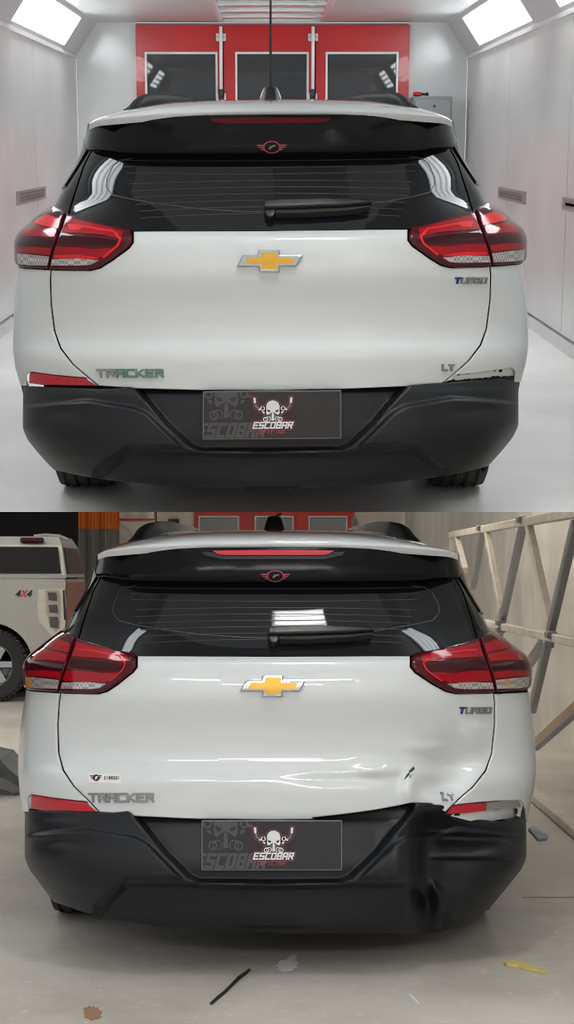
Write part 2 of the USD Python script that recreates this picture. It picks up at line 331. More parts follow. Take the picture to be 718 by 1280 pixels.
class Car:
    def __init__(s, bay, D, warp, thing):
        s.bay, s.D, s.warp, s.t = bay, D, warp, thing
    def pt(s, u, v, y): return s.bay.P(*s.warp(np.asarray(u, float), np.asarray(v, float)), y)
    def patch(s, poly, kind='body', lift=0.0, thick=.012, bevel=0.0, bev_m=None, res=6.0, disp=None, prof=None):
        g = poly if hasattr(poly, 'geom_type') else Polygon(poly)
        g = shapely.segmentize(g.buffer(0), min(res, 4.0))
        flat = kind == 'flat'
        Wf = W_BUMP if kind == 'bumper' else W_BODY
        Yf = prof or {'body': Y_BODY, 'spoiler': Y_SPOIL, 'bumper': Y_BUMP, 'flat': None}[kind]
        if not flat: g = shapely.transform(g, lambda q: np.stack([s_of_t((q[:, 0] - UC) / Wf(q[:, 1])) * SC, q[:, 1]], -1)).buffer(0)
        rings = [g]
        if bevel:
            i1, i2 = g.buffer(-bevel * .35), g.buffer(-bevel)
            rings = [g.difference(i1), i1.difference(i2), i2]
        VV, FF, o = [], [], 0
        for r in rings:
            if r.is_empty or r.area < 1e-6: continue
            v2, f2 = tri_poly(r, res); VV.append(v2); FF.append(f2 + o); o += len(v2)
        v2, f2 = np.vstack(VV), np.vstack(FF)
        if bevel:
            _, first, inv = np.unique(np.round(v2, 3), axis=0, return_index=True, return_inverse=True); v2, f2 = v2[first], inv.ravel()[f2]
        def ev(q):
            v = q[:, 1]
            if flat: u = q[:, 0]; y = prof(u, v)
            else:
                ss = np.clip(q[:, 0] / SC, -S_MAX, S_MAX); u = UC + Wf(v) * t_of_s(ss); y = s.D + Yf(v) + B_BODY(v) * c_of_s(ss)
            if disp is not None:
                u2, w2 = s.warp(u, v); y = y + disp(u, v, u2, w2)
            return s.pt(u, v, y)
        p = ev(v2)
        if np.mean(np.einsum('ij,ij->i', np.cross(p[f2[:, 1]] - p[f2[:, 0]], p[f2[:, 2]] - p[f2[:, 0]]), p[f2[:, 0]] - [0, 0, s.bay.h])) > 0: f2 = f2[:, ::-1]
        e_ = .6; mid = v2 * [1.0, 1.0]
        if not flat: mid[:, 0] = np.clip(mid[:, 0], -S_MAX * SC + e_, S_MAX * SC - e_)
        n = np.cross(ev(mid + [0, e_]) - ev(mid - [0, e_]), ev(mid + [e_, 0]) - ev(mid - [e_, 0]))
        n /= np.linalg.norm(n, axis=1, keepdims=True) + 1e-12
        if np.mean(np.einsum('ij,ij->i', n, p - [0, 0, s.bay.h])) > 0: n = -n
        if bevel:
            d = shapely.distance(shapely.points(v2), g.boundary); x = np.clip(1 - d / bevel, 0, 1)
            lift = lift - (bev_m or bevel * .0028) * (1 - np.sqrt(np.maximum(0, 1 - x * x)))
            lift = np.asarray(lift)[:, None]
        p = p + n * lift
        e = np.sort(np.vstack([f2[:, [0, 1]], f2[:, [1, 2]], f2[:, [2, 0]]]), 1); raw = np.vstack([f2[:, [0, 1]], f2[:, [1, 2]], f2[:, [2, 0]]])
        _, idx, cnt = np.unique(e, axis=0, return_index=True, return_counts=True); rim = raw[idx[cnt == 1]]
        if len(rim) and thick:
            ids = np.unique(rim); back = p[ids] - n[ids] * thick; m = np.full(len(p), -1); m[ids] = np.arange(len(ids)) + len(p)
            q = np.vstack([np.stack([rim[:, 1], rim[:, 0], m[rim[:, 0]]], -1), np.stack([rim[:, 1], m[rim[:, 0]], m[rim[:, 1]]], -1)])
            p, f2 = np.vstack([p, back]), np.vstack([f2, q])
        return trimesh.Trimesh(p, f2, process=False)
    def add(s, name, poly, material, parent=None, label=None, smooth=40, **kw):
        return s.t.part(name, s.patch(poly, **kw), material, parent, smooth, label)


EDGE_W = np.array([(111, 153.5), (118, 150), (126, 148.5), (185, 143.5), (250, 141), (338.5, 140.5)])
SILH = np.array([(111, 153.5), (116, 149), (135, 141), (165, 134), (225, 126.5), (280, 124.5), (338.5, 124)])
LIGHT_OUT = unroll([(66.4, 258), (83.5, 268.5), (74, 295), (66.3, 316.5), (62, 336.3), (27.5, 334), (23, 330), (21.5, 320), (18, 303), (21, 296.5), (30, 287.6), (41, 280), (56, 267.6)])
LIGHT_IN = unroll([(85.2, 268.4), (113, 276.3), (140, 283.2), (164.5, 287.5), (165.5, 302.7), (160.5, 309.5), (140.5, 324.3), (125, 334), (113, 337.3), (83, 337.2), (64, 336.5), (68, 316.5), (76, 295)])
SHUT = unroll([(63, 336.8), (62, 350), (63, 380), (67.5, 415), (75, 435), (90, 455), (107.5, 470), (122.5, 482.5)])
REFL = unroll([(36, 465.5), (65, 469.5), (95, 472.3), (107.5, 473), (121.5, 483), (50, 481.5), (35, 479.5)])
TAIL_LEFT = np.vstack([unroll([(167, 289), (167, 303.3), (161.5, 310.5), (141, 325.5), (125.5, 335.2), (113, 338.5), (66, 337.8)]), SHUT + [1.3, 0]])


def build_car(car, low):
    t, D, bay = car.t, car.D, car.bay
    dent = (lambda u, v, a, b: 1.25 * (.055 * gauss(a, b, 566, 955, 34, 30) + .030 * gauss(a, b, 548, 982, 26, 12) - .016 * gauss(a, b, 512, 985, 10, 22) + .012 * gauss(a, b, 500, 972, 14, 12)
            - .014 * gauss(a, b, 470, 962, 26, 7) + .008 * gauss(a, b, 420, 975, 60, 8) - .012 * gauss(a, b, 590, 925, 16, 26) - .010 * gauss(a, b, 540, 935, 30, 7))) if low else None
    # inner shell that closes the gaps
    core = both([(120, 150), (80, 240), (40, 300), (30, 420), (40, 500), (60, 560), (140, 594), (338.5, 606)])
    car.add('inner_shell', core, 'shut_gap', lift=-.05, thick=0, res=5, disp=(lambda u, v, a, b: dent(u, v, a, b) + .10 * sstep(v, 474, 492) * sstep(a, 440, 500)) if low else None, prof=lambda v: np.where(v < 470, Y_BODY(v), Y_BODY(480) + sstep(v, 560, 610) * .1))
    # roof
    def half(c): return np.vstack([c, mirror(c)[1:]])
    ew, si = half(EDGE_W), half(SILH); uu = np.concatenate([np.linspace(111, 135, 9), np.linspace(140, 537, 60), np.linspace(542, 566, 9)])
    ve, vs = np.interp(uu, ew[:, 0], ew[:, 1]), PchipInterpolator(si[:, 0], si[:, 1])(uu)
    tt = (uu - UC) / 228.0; rows = []
    for k in np.linspace(0, 1, 9):
        vv = ve + (vs - ve) * np.sin(k * np.pi / 2); rows.append(car.pt(uu, vv, D + .21 + .55 * k ** 3.2 + .12 * np.abs(tt) ** 3))
    last = rows[-1]
    for k in np.linspace(.15, 1, 8): rows.append(last * [1 - .04 * k, 1, 1] + np.stack([0 * uu, 0 * uu + 1.75 * k, -.012 * k - .10 * k ** 3 + 0 * uu], -1))
    G = np.array(rows); nr, nc = G.shape[:2]; idx = np.arange(nr * nc).reshape(nr, nc)
    q = np.stack([idx[:-1, :-1], idx[:-1, 1:], idx[1:, 1:], idx[1:, :-1]], -1).reshape(-1, 4)
    lip = len(G.reshape(-1, 3)); P0 = np.vstack([G.reshape(-1, 3), G[0] + [0, .015, -.018]])
    q2 = np.stack([idx[0, 1:], idx[0, :-1], np.arange(nc - 1) + lip, np.arange(1, nc) + lip], -1); q = np.vstack([q, q2])
    roof = trimesh.Trimesh(P0, np.vstack([q[:, [0, 1, 2]], q[:, [0, 2, 3]]]), process=False); t.part('roof', roof, 'white_paint', smooth=60)
    # windscreen and bonnet beyond the roof
    fr = G[-1]; z0 = fr[:, 2].min(); ws = np.vstack([fr, np.stack([fr[:, 0] * 1.18, fr[:, 1] + .75, np.full(nc, .93)], -1), np.stack([fr[:, 0] * 1.16, fr[:, 1] + 1.35, np.full(nc, .82)], -1), np.stack([fr[:, 0] * 1.12, fr[:, 1] + 1.5, np.full(nc, .62)], -1)])
    def strip(a): i = np.arange(nc - 1) + a * nc; return np.vstack([np.stack([i, i + 1, i + 1 + nc], -1), np.stack([i, i + 1 + nc, i + nc], -1)])
    t.part('windscreen', trimesh.Trimesh(ws, strip(0), process=False), 'tinted_glass'); t.part('bonnet', trimesh.Trimesh(ws, np.vstack([strip(1), strip(2)]), process=False), 'white_paint', smooth=30)
    # sides behind the silhouette: lofted forward from the rear corners
    vr = np.concatenate([np.linspace(152, 480, 40), np.linspace(484, 590, 14)])
    wr = np.where(vr < 482, W_BODY(vr), W_BUMP(vr)); yr = D + np.where(vr < 482, Y_BODY(vr), Y_BUMP(vr)) + B_BODY(vr)
    for sg in (-1, 1):
        sp = car.pt(UC + sg * wr, vr, yr); o = np.argsort(sp[:, 2]); zx, xx, yx = sp[o, 2], sp[o, 0], sp[o, 1]
        def side(qz, lift=0.0):
            qq, z = qz[:, 0], qz[:, 1]; y = np.interp(z, zx, yx) + qq; x = np.interp(z, zx, xx) - sg * .004 - sg * .010 * qq - sg * .20 * sstep(y, D + 3.3, D + 4.2) + sg * lift
            return np.stack([x, y, z], -1)
        def sheet(poly, lift=0.0, res=.07):
            v2, f2 = tri_poly(shapely.segmentize(poly, .05), res); p = side(v2, lift)
            if sg > 0: f2 = f2[:, ::-1]
            f2 = f2[:, ::-1]
            return trimesh.Trimesh(p, f2, process=False)
        zb = float(np.interp(262, vr, car.pt(UC + sg * wr, vr, yr)[:, 2])); ztop = zx[-1]; z1 = zb
        arch = unary_union([Point(D + 1.1 - (D + .6), .34).buffer(.40), Point(D + 3.55 - (D + .6), .34).buffer(.40)])
        t.part('side_panel', sheet(Polygon([(0, .50), (.02, .36), (3.2, .36), (3.45, .62), (3.3, .82), (2.6, z1), (0, z1)]).difference(arch)), 'white_paint', smooth=50)
        t.part('side_cladding', sheet(Polygon([(0, .17), (3.35, .17), (3.45, .40), (0, .40)]).difference(arch), .004), 'black_plastic', smooth=50)
        g1 = Polygon([(.0, z1), (2.55, z1), (1.75, ztop - .03), (.0, ztop - .03)])
        t.part('side_window', sheet(g1), 'tinted_glass', smooth=50)
        t.part('roof_side', sheet(Polygon([(0, ztop - .06), (1.72, ztop - .06), (1.68, ztop), (0, ztop)]), .006), 'white_paint', smooth=50)
        t.part('side_window_trim', sheet(Polygon([(0, z1 - .012), (2.58, z1 - .012), (2.58, z1 + .012), (0, z1 + .012)]), .006), 'plastic_trim')
        for q0 in (.95, 1.95): t.part('door_gap', sheet(Polygon([(q0, .30), (q0 + .007, .30), (q0 + .007, z1), (q0, z1)]), .0015), 'shut_gap')
        # wheels
        for yc in (D + 1.1, D + 3.55):
            w = t.empty('wheel'); xo = sg * .72; R = .335; hw = .108
            gr = [(R * .62, -hw * .9), (R * .92, -hw), (R * .975, -hw * .93), (R * .99, -hw * .72)]
            for k in range(4): c = -hw * .60 + k * hw * .40; gr += [(R, c - .014), (R - .009, c - .008 + .0), (R - .009, c), (R, c + .006)]
            gr += [(R * .99, hw * .72), (R * .975, hw * .93), (R * .92, hw), (R * .62, hw * .9), (R * .60, 0)]
            ty = lathe(gr, 72); ty.apply_translation([xo, yc, R]); t.part('tire', ty, 'tread_rubber', w, smooth=25)
            rim = lathe([(R * .60, -hw * .8), (R * .63, -hw * .9), (R * .63, hw * .9), (R * .60, hw * .8), (R * .57, hw * .7), (R * .57, -hw * .7)], 40); rim.apply_translation([xo, yc, R]); t.part('rim', rim, 'alloy', w)
            sk = [lathe([(.001, sg * hw * .55), (.045, sg * hw * .6), (.05, sg * hw * .4), (.001, sg * hw * .35)], 20)]
            for a in range(5):
                an = a * 2 * np.pi / 5; sk.append(beam((sg * hw * .5, .03 * math.cos(an), .03 * math.sin(an)), (sg * hw * .5, R * .58 * math.cos(an), R * .58 * math.sin(an)), .05, .03))
            sk = cat(sk); sk.apply_translation([xo, yc, R]); t.part('spoke', sk, 'alloy', w)
    under = trimesh.convex.convex_hull(np.array([(sx * w, y, z) for sx in (-1, 1) for w, y, z in ((.50, D + .35, .30), (.55, D + .5, .24), (.56, D + 3.9, .24), (.56, D + 3.9, .75), (.58, D + .6, .75))]))
    t.part('underbody', under, 'shut_gap'); 
    t.part('front_end', trimesh.convex.convex_hull(np.array([(sx * w, y, z) for sx in (-1, 1) for w, y, z in ((.70, D + 3.9, .22), (.62, D + 4.2, .26), (.60, D + 4.22, .62), (.70, D + 3.95, .66))])), 'black_plastic')
    # greenhouse
    glass = both([(117.5, 183), (106, 205), (93, 245), (86.5, 267), (113, 275), (140, 282), (165, 287.5), (250, 288.6), (338.5, 289)])
    gl = car.add('rear_window', glass, 'tinted_glass', res=8)
    qp = np.array([(104, 182), (90, 212), (77.5, 236), (67, 257), (84.3, 267), (90.5, 246), (104, 205), (115.5, 183)])
    for p in (qp, mirror(qp)): car.add('quarter_panel_trim', p, 'black_gloss', thick=.02)
    low_e = np.array([(111, 154), (104.5, 178), (109, 186.5), (121, 185.5), (150, 191.5), (200, 193.5), (338.5, 194.5)])
    spo = Polygon(np.vstack([half(EDGE_W + [0, .3]), mirror(low_e)[:-1] if False else half(low_e)[::-1]]))
    sp = car.add('spoiler', spo, 'black_gloss', kind='spoiler', thick=.05, bevel=3.0, bev_m=.012, res=5)
    fin = np.array([(106, 172), (103, 180), (90, 208), (77, 235), (82.5, 231), (98, 207), (110.5, 186), (112, 176)])
    for p in (fin, mirror(fin)): car.add('spoiler_fin', p, 'black_gloss', sp, lift=.006, thick=.03)
    b0 = [(262, 148), (338.5, 147.5), (415, 148), (408, 153), (398, 154.5), (338.5, 154.5), (279, 154.5), (269, 153)]
    car.add('brake_light', b0, 'brake_red_bright' if low else 'brake_red', sp, kind='spoiler', lift=.003, label='long red high-level brake light lens')
    if low:
        wd = Polygon([(249, 150), (262, 150.5), (279, 156), (398, 156), (415, 150.5), (428, 150), (424, 155), (404, 160), (273, 160), (253, 155)]).difference(Polygon(b0).buffer(1))
        car.add('brake_light_bezel', wd, 'plastic_trim', sp, kind='spoiler', lift=.004)
    # window sticker: ring with wings
    ring = Point(0, 0).buffer(11).difference(Point(0, 0).buffer(9.3)); ring = affinity.scale(ring, 1, .72); ring = affinity.translate(ring, 340, 184)
    st = car.add('window_sticker', ring, 'sticker_red', gl, kind='body' if False else 'flat', prof=lambda u, v: D + np.where(v < 195, Y_SPOIL(v) - .004, Y_BODY(v) - .004) + .003, thick=.001, res=4, label='round red winged sticker')
    for sg in (-1, 1):
        for k, (l, dv) in enumerate(((19, -3.2), (16.5, -.4), (13.5, 2.4))):
            car.add('sticker_wing', [(340 + sg * 9.6, 184 + dv), (340 + sg * l, 184 + dv), (340 + sg * (l - 1), 184 + dv + 1.6), (340 + sg * 10, 184 + dv + 1.6)], 'sticker_red', sp if False else t.path, kind='flat', prof=lambda u, v: D + Y_SPOIL(v) - .001, thick=.001)
    car.add('sticker_mark', [(336, 186), (338, 182.5), (344, 181), (345, 183), (341, 184), (338, 187)], 'print_grey', kind='flat', prof=lambda u, v: D + Y_SPOIL(v) - .001, thick=.001)
    # defroster lines
    for k in range(9):
        v0 = 201 + k * 8.2; half_w = 186 - k * 3.0; xs = np.linspace(-half_w, half_w, 40)
        ln = LineString([(UC + x, v0 + 6 * (abs(x) / 190) ** 2 * (-1 if k < 3 else 1) * (.3 + .1 * k)) for x in xs]).buffer(.35)
        car.add('defroster_line', ln, 'defroster', gl, lift=.0006, thick=0, res=12)
    fr_ = LineString([(165, 197), (150, 199), (141, 206), (134, 222), (133, 232), (140, 242), (165, 248), (200, 254), (250, 260.5), (300, 264), (UC, 265)])
    for g in (fr_, affinity.scale(fr_, -1, 1, origin=(UC, 0))): car.add('defroster_bus', g.buffer(.6), 'defroster', gl, lift=.0006, thick=0, res=12)
    # wiper
    wi = car.add('wiper', [(330.5, 262), (333, 258.5), (346, 257.3), (400, 256.6), (440, 258.2), (462, 260.5), (462.5, 263.5), (430, 266), (380, 267.5), (345, 268.5), (331, 268)], 'plastic_trim', lift=.045, thick=.022, bevel=2, bev_m=.006)
    car.add('wiper_blade', [(345, 269), (380, 268.5), (430, 267), (461, 264.5), (461, 266.5), (430, 270.5), (380, 273), (345, 273)], 'rubber', wi, lift=.03, thick=.028)
    car.add('wiper_pivot', Point(338, 271).buffer(6.5), 'plastic_trim', wi, lift=.03, thick=.03, bevel=2, bev_m=.006)
    # roof rails and antenna
    for sg in (-1, 1):
        def rp(u, v, y): return car.pt(UC + sg * (UC - u), v, y)
        base = [rp(162, 136, D + .55), rp(176, 132, D + .8), rp(200, 127, D + 1.3), rp(228, 125, D + 2.0), rp(240, 125, D + 2.4)]
        top = [rp(164, 134.5, D + .56), rp(175, 120, D + .75), rp(186, 116, D + 1.0), rp(212, 115.5, D + 1.8), rp(238, 121, D + 2.35)]
        R, ms = [], []
        tk = np.linspace(0, 1, 24); B_ = np.array([PchipInterpolator(np.linspace(0, 1, 5), np.array(base)[:, k])(tk) for k in range(3)]).T; T_ = np.array([PchipInterpolator(np.linspace(0, 1, 5), np.array(top)[:, k])(tk) for k in range(3)]).T
        w = np.array([.016, 0, 0]); V = np.stack([B_ - w * 1.6, B_ + w * 1.6, T_ + w + [0, 0, -.006], T_ + w * .4, T_ - w * .4, T_ - w + [0, 0, -.006]], 1); k6 = 6; f = []
        for i in range(23):
            for j in range(6):
                a, b = i * 6 + j, i * 6 + (j + 1) % 6; f += [(a, b, b + 6), (a, b + 6, a + 6)]
        m = trimesh.Trimesh(V.reshape(-1, 3), f, process=False); trimesh.repair.fix_normals(m)
        t.part('roof_rail', m, 'rail_black', smooth=50)
    ya = D + .85; c0 = car.pt(338.5, 126, ya); top = car.pt(338.5, 109, ya)
    s_ = float(top[2] - c0[2]); prof = [(.042, -.03), (.042, .0), (.037, .3 * s_), (.029, .75 * s_), (.023, .98 * s_), (.012, s_ * 1.04), (.001, s_ * 1.05), (.001, -.01)]
    an = lathe([(a, b) for a, b in prof], 28); an.apply_transform(trimesh.transformations.rotation_matrix(-np.pi / 2, (0, 1, 0))); an.apply_translation(c0); trimesh.repair.fix_normals(an)
    a_ = t.part('antenna', an, 'plastic_trim')
    if low: end = LOW.P(352, 642, ya)
    else: end = top + [0, .0, .36]
    n_ = 8; ms = tube([top - [0, 0, .01], (top + end) / 2, end], [.0055, .0042, .0038], n_)
    t.part('antenna_mast', ms, 'rubber', a_)
    # white body panels
    tg = Polygon(both(np.vstack([TAIL_LEFT[::-1][:0], TAIL_LEFT, [(170, 484.5), (250, 487.3), (338.5, 488.3)]]))) 
    if low:
        cut = inv_low([(390, 1022.5), (430, 1018), (470, 1012.5), (500, 1007), (515, 1004), (540, 1004.5), (552, 1012), (566, 1019), (600, 1030), (420, 1040)])
        tg = tg.difference(Polygon(cut))
    tgp = t.part('tailgate', car.patch(tg, bevel=1.3, bev_m=.004, res=4.0 if not low else 3.0, thick=.003, disp=dent), 'white_paint', label='white tailgate dented at its lower right corner' if low else None)
    cr = t.path
    fl = np.vstack([unroll([(20, 333.5), (27, 335.2), (62, 337.6)]), SHUT - [1.3, 0], unroll([(110, 476), (107.5, 472.3), (95, 471.5), (65, 468.7), (36, 464.5), (31, 470), (32, 482.5), (10, 483)]), [(5, 440), (5, 360)]])
    fendL, fendR = Polygon(fl), Polygon(mirror(fl))
    if low: fendR = Polygon(inv_low([(700, 864), (655, 865.5), (618, 867.5), (619, 880), (618, 912), (613, 945), (605, 965), (590, 985), (572, 1002), (566, 1006.5), (600, 1003), (630, 1001), (652, 1001), (656, 1006), (659, 1014), (660, 1036), (672, 1036), (700, 980)])).buffer(0).difference(Polygon(mirror(TAIL_LEFT)).buffer(2.2))
    for g in (fendL, fendR): car.add('rear_fender', g, 'white_paint', bevel=1.3, bev_m=.004, thick=.003, res=4)
    # thin white shoulder above the lamps
    # tail lights
    for side_ in (0, 1):
        fx = (lambda p: np.asarray(p, float)) if side_ == 0 else mirror
        L = lambda q: fx(unroll(q))
        for nm, body in (('tail_light', LIGHT_OUT), ('tail_light', LIGHT_IN)):
            inner = body is LIGHT_IN
            a = car.add(nm, fx(body), 'lens_maroon', lift=.012, thick=.05, bevel=2.5, bev_m=.008, res=4, label='inner half of the lamp on the tailgate' if inner else 'outer half of the lamp on the fender')
            kw = dict(lift=.0128, thick=.0, res=4)
            if inner:
                car.add('upper_red_lens', L([(86, 275), (112, 281), (140, 287.5), (155, 293), (153, 300), (130, 296.5), (100, 295), (79, 294)]), 'lens_red', a, **kw)
                car.add('dark_band', L([(79, 296.5), (100, 297.5), (130, 299.5), (150, 303), (146, 308), (120, 308), (95, 306.5), (74, 306)]), 'lens_dark', a, **kw)
                car.add('lower_red_lens', L([(73, 309), (95, 309.5), (118, 312), (143, 311), (131, 321), (122, 323), (100, 320), (69.5, 320.5)]), 'lens_red', a, **kw)
                car.add('light_strip', Polygon(shapely.get_coordinates(LineString([(88, 285.5), (104, 286), (142, 292.5), (152.5, 301), (149, 308), (132, 321.5)]).buffer(1.2 if not low else .7).exterior)) if False else Polygon(L(shapely.get_coordinates(LineString([(88, 285.5), (104, 286), (142, 292.5), (152.5, 300.5), (149, 308), (132, 321.5)]).buffer(1.3 if not low else .7).exterior))), 'lens_bright', a, lift=.0135, thick=0, res=4)
                if not low: car.add('light_strip', L([(88, 283.5), (103, 284), (106, 287.5), (100, 290.5), (89, 290.5)]), 'lens_bright', a, lift=.0133, thick=0, res=4)
                car.add('lower_strip', L([(72, 319), (100, 318.6), (124, 322), (126, 324), (70, 322.5)]), 'lens_bright' if not low else 'lens_red', a, lift=.0134, thick=0, res=4)
                car.add('clear_lens', L([(68.5, 324), (100, 323.2), (126, 325.5), (116, 331), (105, 332), (67, 332)]), 'lens_clear', a, **kw)
            else:
                car.add('upper_red_lens', L([(49, 277), (62, 271.5), (78, 277.5), (75, 289), (58, 286), (45, 282.5)]), 'lens_bright' if not low else 'lens_red', a, **kw)
                car.add('red_lens', L([(33, 288), (45, 285.5), (73, 291), (71, 299), (50, 297.5), (31, 298)]), 'lens_red', a, **kw)
                car.add('dark_band', L([(30, 300), (50, 299.5), (70.5, 301.5), (68, 309), (50, 307), (30, 307)]), 'lens_dark', a, **kw)
                car.add('lower_red_lens', L([(24, 309), (50, 309), (67.5, 311), (65.5, 319), (40, 316), (24, 315)]), 'lens_red', a, **kw)
                car.add('clear_lens', L([(25, 316.8), (40, 317.8), (65, 320.8), (63, 332), (40, 331.5), (26.5, 330)]), 'lens_clear', a, **kw)
                if low: car.add('amber_lens', L([(25, 317), (33, 317.5), (33, 331), (27, 330)] if side_ == 0 else [(48, 319), (54, 320), (53, 328), (47, 328)]), 'lens_amber', a, lift=.0133, thick=0, res=4)
    # reflectors and brackets
    car.add('reflector', REFL, 'reflector_red', lift=-.002, thick=.02, bevel=1.5, bev_m=.003, label='red reflector strip at the left of the bumper')
    if not low:
        br = unroll([(556, 478), (574, 463.5), (600, 461), (641, 457.5), (648, 463), (650, 471), (600, 476)])
        b = car.add('reflector_bracket', br, 'white_primer', lift=-.012, thick=.02, label='bare white bracket where a reflector is missing')
        for x0, x1, y0, y1 in ((574, 578, 465, 470), (585, 589.5, 466, 468.7), (620.2, 623, 462.5, 465.3), (627, 631, 462, 466.3)):
            car.add('bracket_hole', unroll([(x0, y0), (x1, y0 - .3), (x1, y1 - .3), (x0, y1)]), 'shut_gap', b, lift=-.010, thick=0)
        xs = np.linspace(560, 646, 44); rs = np.random.RandomState(3)
        jag = np.vstack([np.stack([xs, 477.6 - (xs - 560) * .075 - rs.rand(44) * 2.4], -1), [(646, 476), (560, 482)]])
        car.add('bracket_gap', unroll(jag), 'shut_gap', b, lift=-.008, thick=0)
    else:
        LO = lambda q: Polygon(inv_low(q))
        b = car.add('reflector_bracket', LO([(557, 1020), (566, 1006), (612, 1003), (652, 1000), (658, 1010), (659, 1024), (625, 1029.5), (598, 1030), (578, 1025)]), 'white_paint', lift=-.035, thick=.02, label='exposed white bracket above the torn bumper corner')
        r = car.add('reflector', LO([(561, 1018.5), (567, 1009.5), (583, 1006.5), (611, 1004.5), (611, 1014.5), (590, 1017), (573, 1018)]), 'reflector_red', lift=-.012, thick=.02, label='loose reflector above the torn bumper corner')
        car.add('reflector_end', LO([(611.5, 1004.5), (640, 1001), (652, 1001), (655, 1005), (656, 1010), (640, 1011.5), (612, 1014)]), 'vent_metal', r, lift=-.012, thick=.02, label='silver backed end of the reflector')
        rs = np.random.RandomState(5)
        for x0, x1, y0, y1 in ((567, 572, 1019.5, 1022), (575, 582, 1019.5, 1022.8), (588, 592, 1015.5, 1018.5), (628, 634, 1012.5, 1015.5), (640, 644, 1012, 1014), (655.5, 658.5, 1014, 1020), (656.5, 659.5, 1023, 1030)):
            car.add('bracket_slot', LO([(x0, y0), (x1, y0 - .4), (x1, y1 - .4), (x0, y1)]), 'shut_gap', b, lift=-.031, thick=0)
    # bumper
    pocket = both([(150, 430), (160, 480), (186, 507), (206, 531), (237, 560), (252, 566.5), (338.5, 567.5)])
    wing = np.array([(20, 505), (110, 497), (170, 507), (186, 515), (232, 560), (160, 560), (122, 588), (118, 600), (60, 600), (20, 560)])
    lower = both([(122, 640), (121, 594), (126, 588), (155, 565.5), (168, 563.5), (338.5, 566)])
    def shape(u, v, a, b):
        d = .055 * sstep(sdf(u, v, pocket), 0, 8) * sstep(570 - v, 2, 7)
        for p in (wing, mirror(wing)): d = d - .026 * sstep(sdf(u, v, p), -1, 5)
        d = d + .050 * sstep(sdf(u, v, lower), -2, 7)
        for sg in (-1, 1): x = UC + sg * 265; d = d + .012 * gauss(u, v, x, 512 + abs(u - x) * .12, 34, 8)
        if low:
            right = sstep(a, 516, 536)
            d = d + .125 * sstep(a, 506, 536) * (1 - sstep(a, 546, 668)) * sstep(b, 1003, 1040)
            d = d - .030 * gauss(a, b, 526, 1012, 26, 12)
            k = sstep(a, 530, 556) * sstep(664 - a, 4, 40)
            d = d + k * CRUSH(b)
            d = d - .035 * sstep(sdf(a, b, [(541, 1102), (551, 1112), (560, 1128), (558, 1146), (550, 1160), (541, 1166)]), -6, 9)
            d = d - .022 * gauss(a, b, 498, 1060, 16, 60)
        return d
    if not low:
        bp = Polygon(both([(10, 481), (50, 481), (122, 483.3), (200, 486.5), (338.5, 489.3)] [::-1] [0:0] or [(338.5, 484), (200, 482.5), (160, 481.5), (142, 483.2), (122, 483.5), (50, 480.5), (5, 479.5), (5, 560), (60, 583), (70, 587), (100, 594), (130, 599), (200, 607.5), (270, 612), (338.5, 614)]))
        tr_ = unroll([(477, 482), (517, 480), (556, 477.6), (600, 474), (627, 471.5), (646, 470), (680, 469)])
        lh = np.array([(338.5, 484), (200, 482.5), (160, 481.5), (142, 483.2), (122, 483.5), (50, 480.5), (5, 479.5), (5, 560), (60, 583), (70, 587), (100, 594), (130, 599), (200, 607.5), (270, 612)])
        bp = Polygon(np.vstack([lh[::-1], tr_, mirror(lh)[:7][::-1], [(338.5, 614)]]))
    else:
        bl = [(345, 1019), (200, 1014), (160, 1013), (140, 1015), (122, 1014), (50, 1011.5), (0, 1010), (0, 1110), (70, 1130), (80, 1133), (110, 1143), (130, 1149), (200, 1160), (270, 1166), (343, 1168), (440, 1169), (535, 1168.5), (552, 1166), (575, 1161), (600, 1151), (628, 1140), (640, 1127), (700, 1080), (700, 1021), (655, 1021), (640, 1025), (620, 1027.5), (588, 1028), (570, 1024), (561, 1018), (556, 1007), (540, 1004.5), (518, 1002.5), (500, 1004.5), (470, 1010), (430, 1015)]
        bp = Polygon(inv_low(shapely.get_coordinates(shapely.segmentize(Polygon(bl).exterior, 6))[:-1]))
    bu = t.part('bumper', car.patch(bp, kind='bumper', bevel=2.5, bev_m=.008, res=1.8, thick=.04, disp=shape), 'black_plastic', smooth=50, label='black bumper crushed and torn loose at its right corner' if low else 'unpainted black plastic bumper')
    car.add('tow_slot', [(302, 606.5), (309, 611.5), (371, 611.5), (379, 606), (373, 608.5), (309, 609)] if not low else inv_low([(297, 1151), (304, 1158), (380, 1158), (386, 1151), (378, 1160), (366, 1161.5), (318, 1161.5), (305, 1160)]), 'shut_gap', bu, kind='bumper', disp=shape, lift=.002, thick=0)
    for x in (200, 480):
        if low and x == 480: c = Point(*inv_low((481, 1089.5)))
        else: c = Point(x, 549)
        c = affinity.scale(c.buffer(5.2), 1, .95); se = car.add('parking_sensor', c, 'plastic_trim', bu, kind='bumper', disp=shape, lift=.001, thick=.004, res=3)
        car.add('sensor_face', affinity.scale(c, .72, .72), 'black_plastic', bu, kind='bumper', disp=shape, lift=.004, thick=.004, res=3)
    # number plate carrier with its print
    yp = lambda u, v: D + .022 + (v - 489) * -.00025 + 0 * u
    pl = Polygon([(254.5, 489.5), (426, 489.5), (426, 548), (254.5, 548)])
    p_ = car.add('plate', pl.buffer(.7), 'plate_edge', kind='flat', prof=yp, thick=.02, res=30, label='dark show plate printed with a skull in a gas mask')
    kw = dict(kind='flat', thick=0, res=12)
    car.add('plate_face', pl.buffer(-.3), 'plate_face', p_, prof=lambda u, v: yp(u, v) - .0012, **kw)
    z = lambda q: [(300 + x / 8.975, 485 + y / 8.975) for x, y in q]
    mz = lambda q: [(742 - x, y) for x, y in q][::-1]
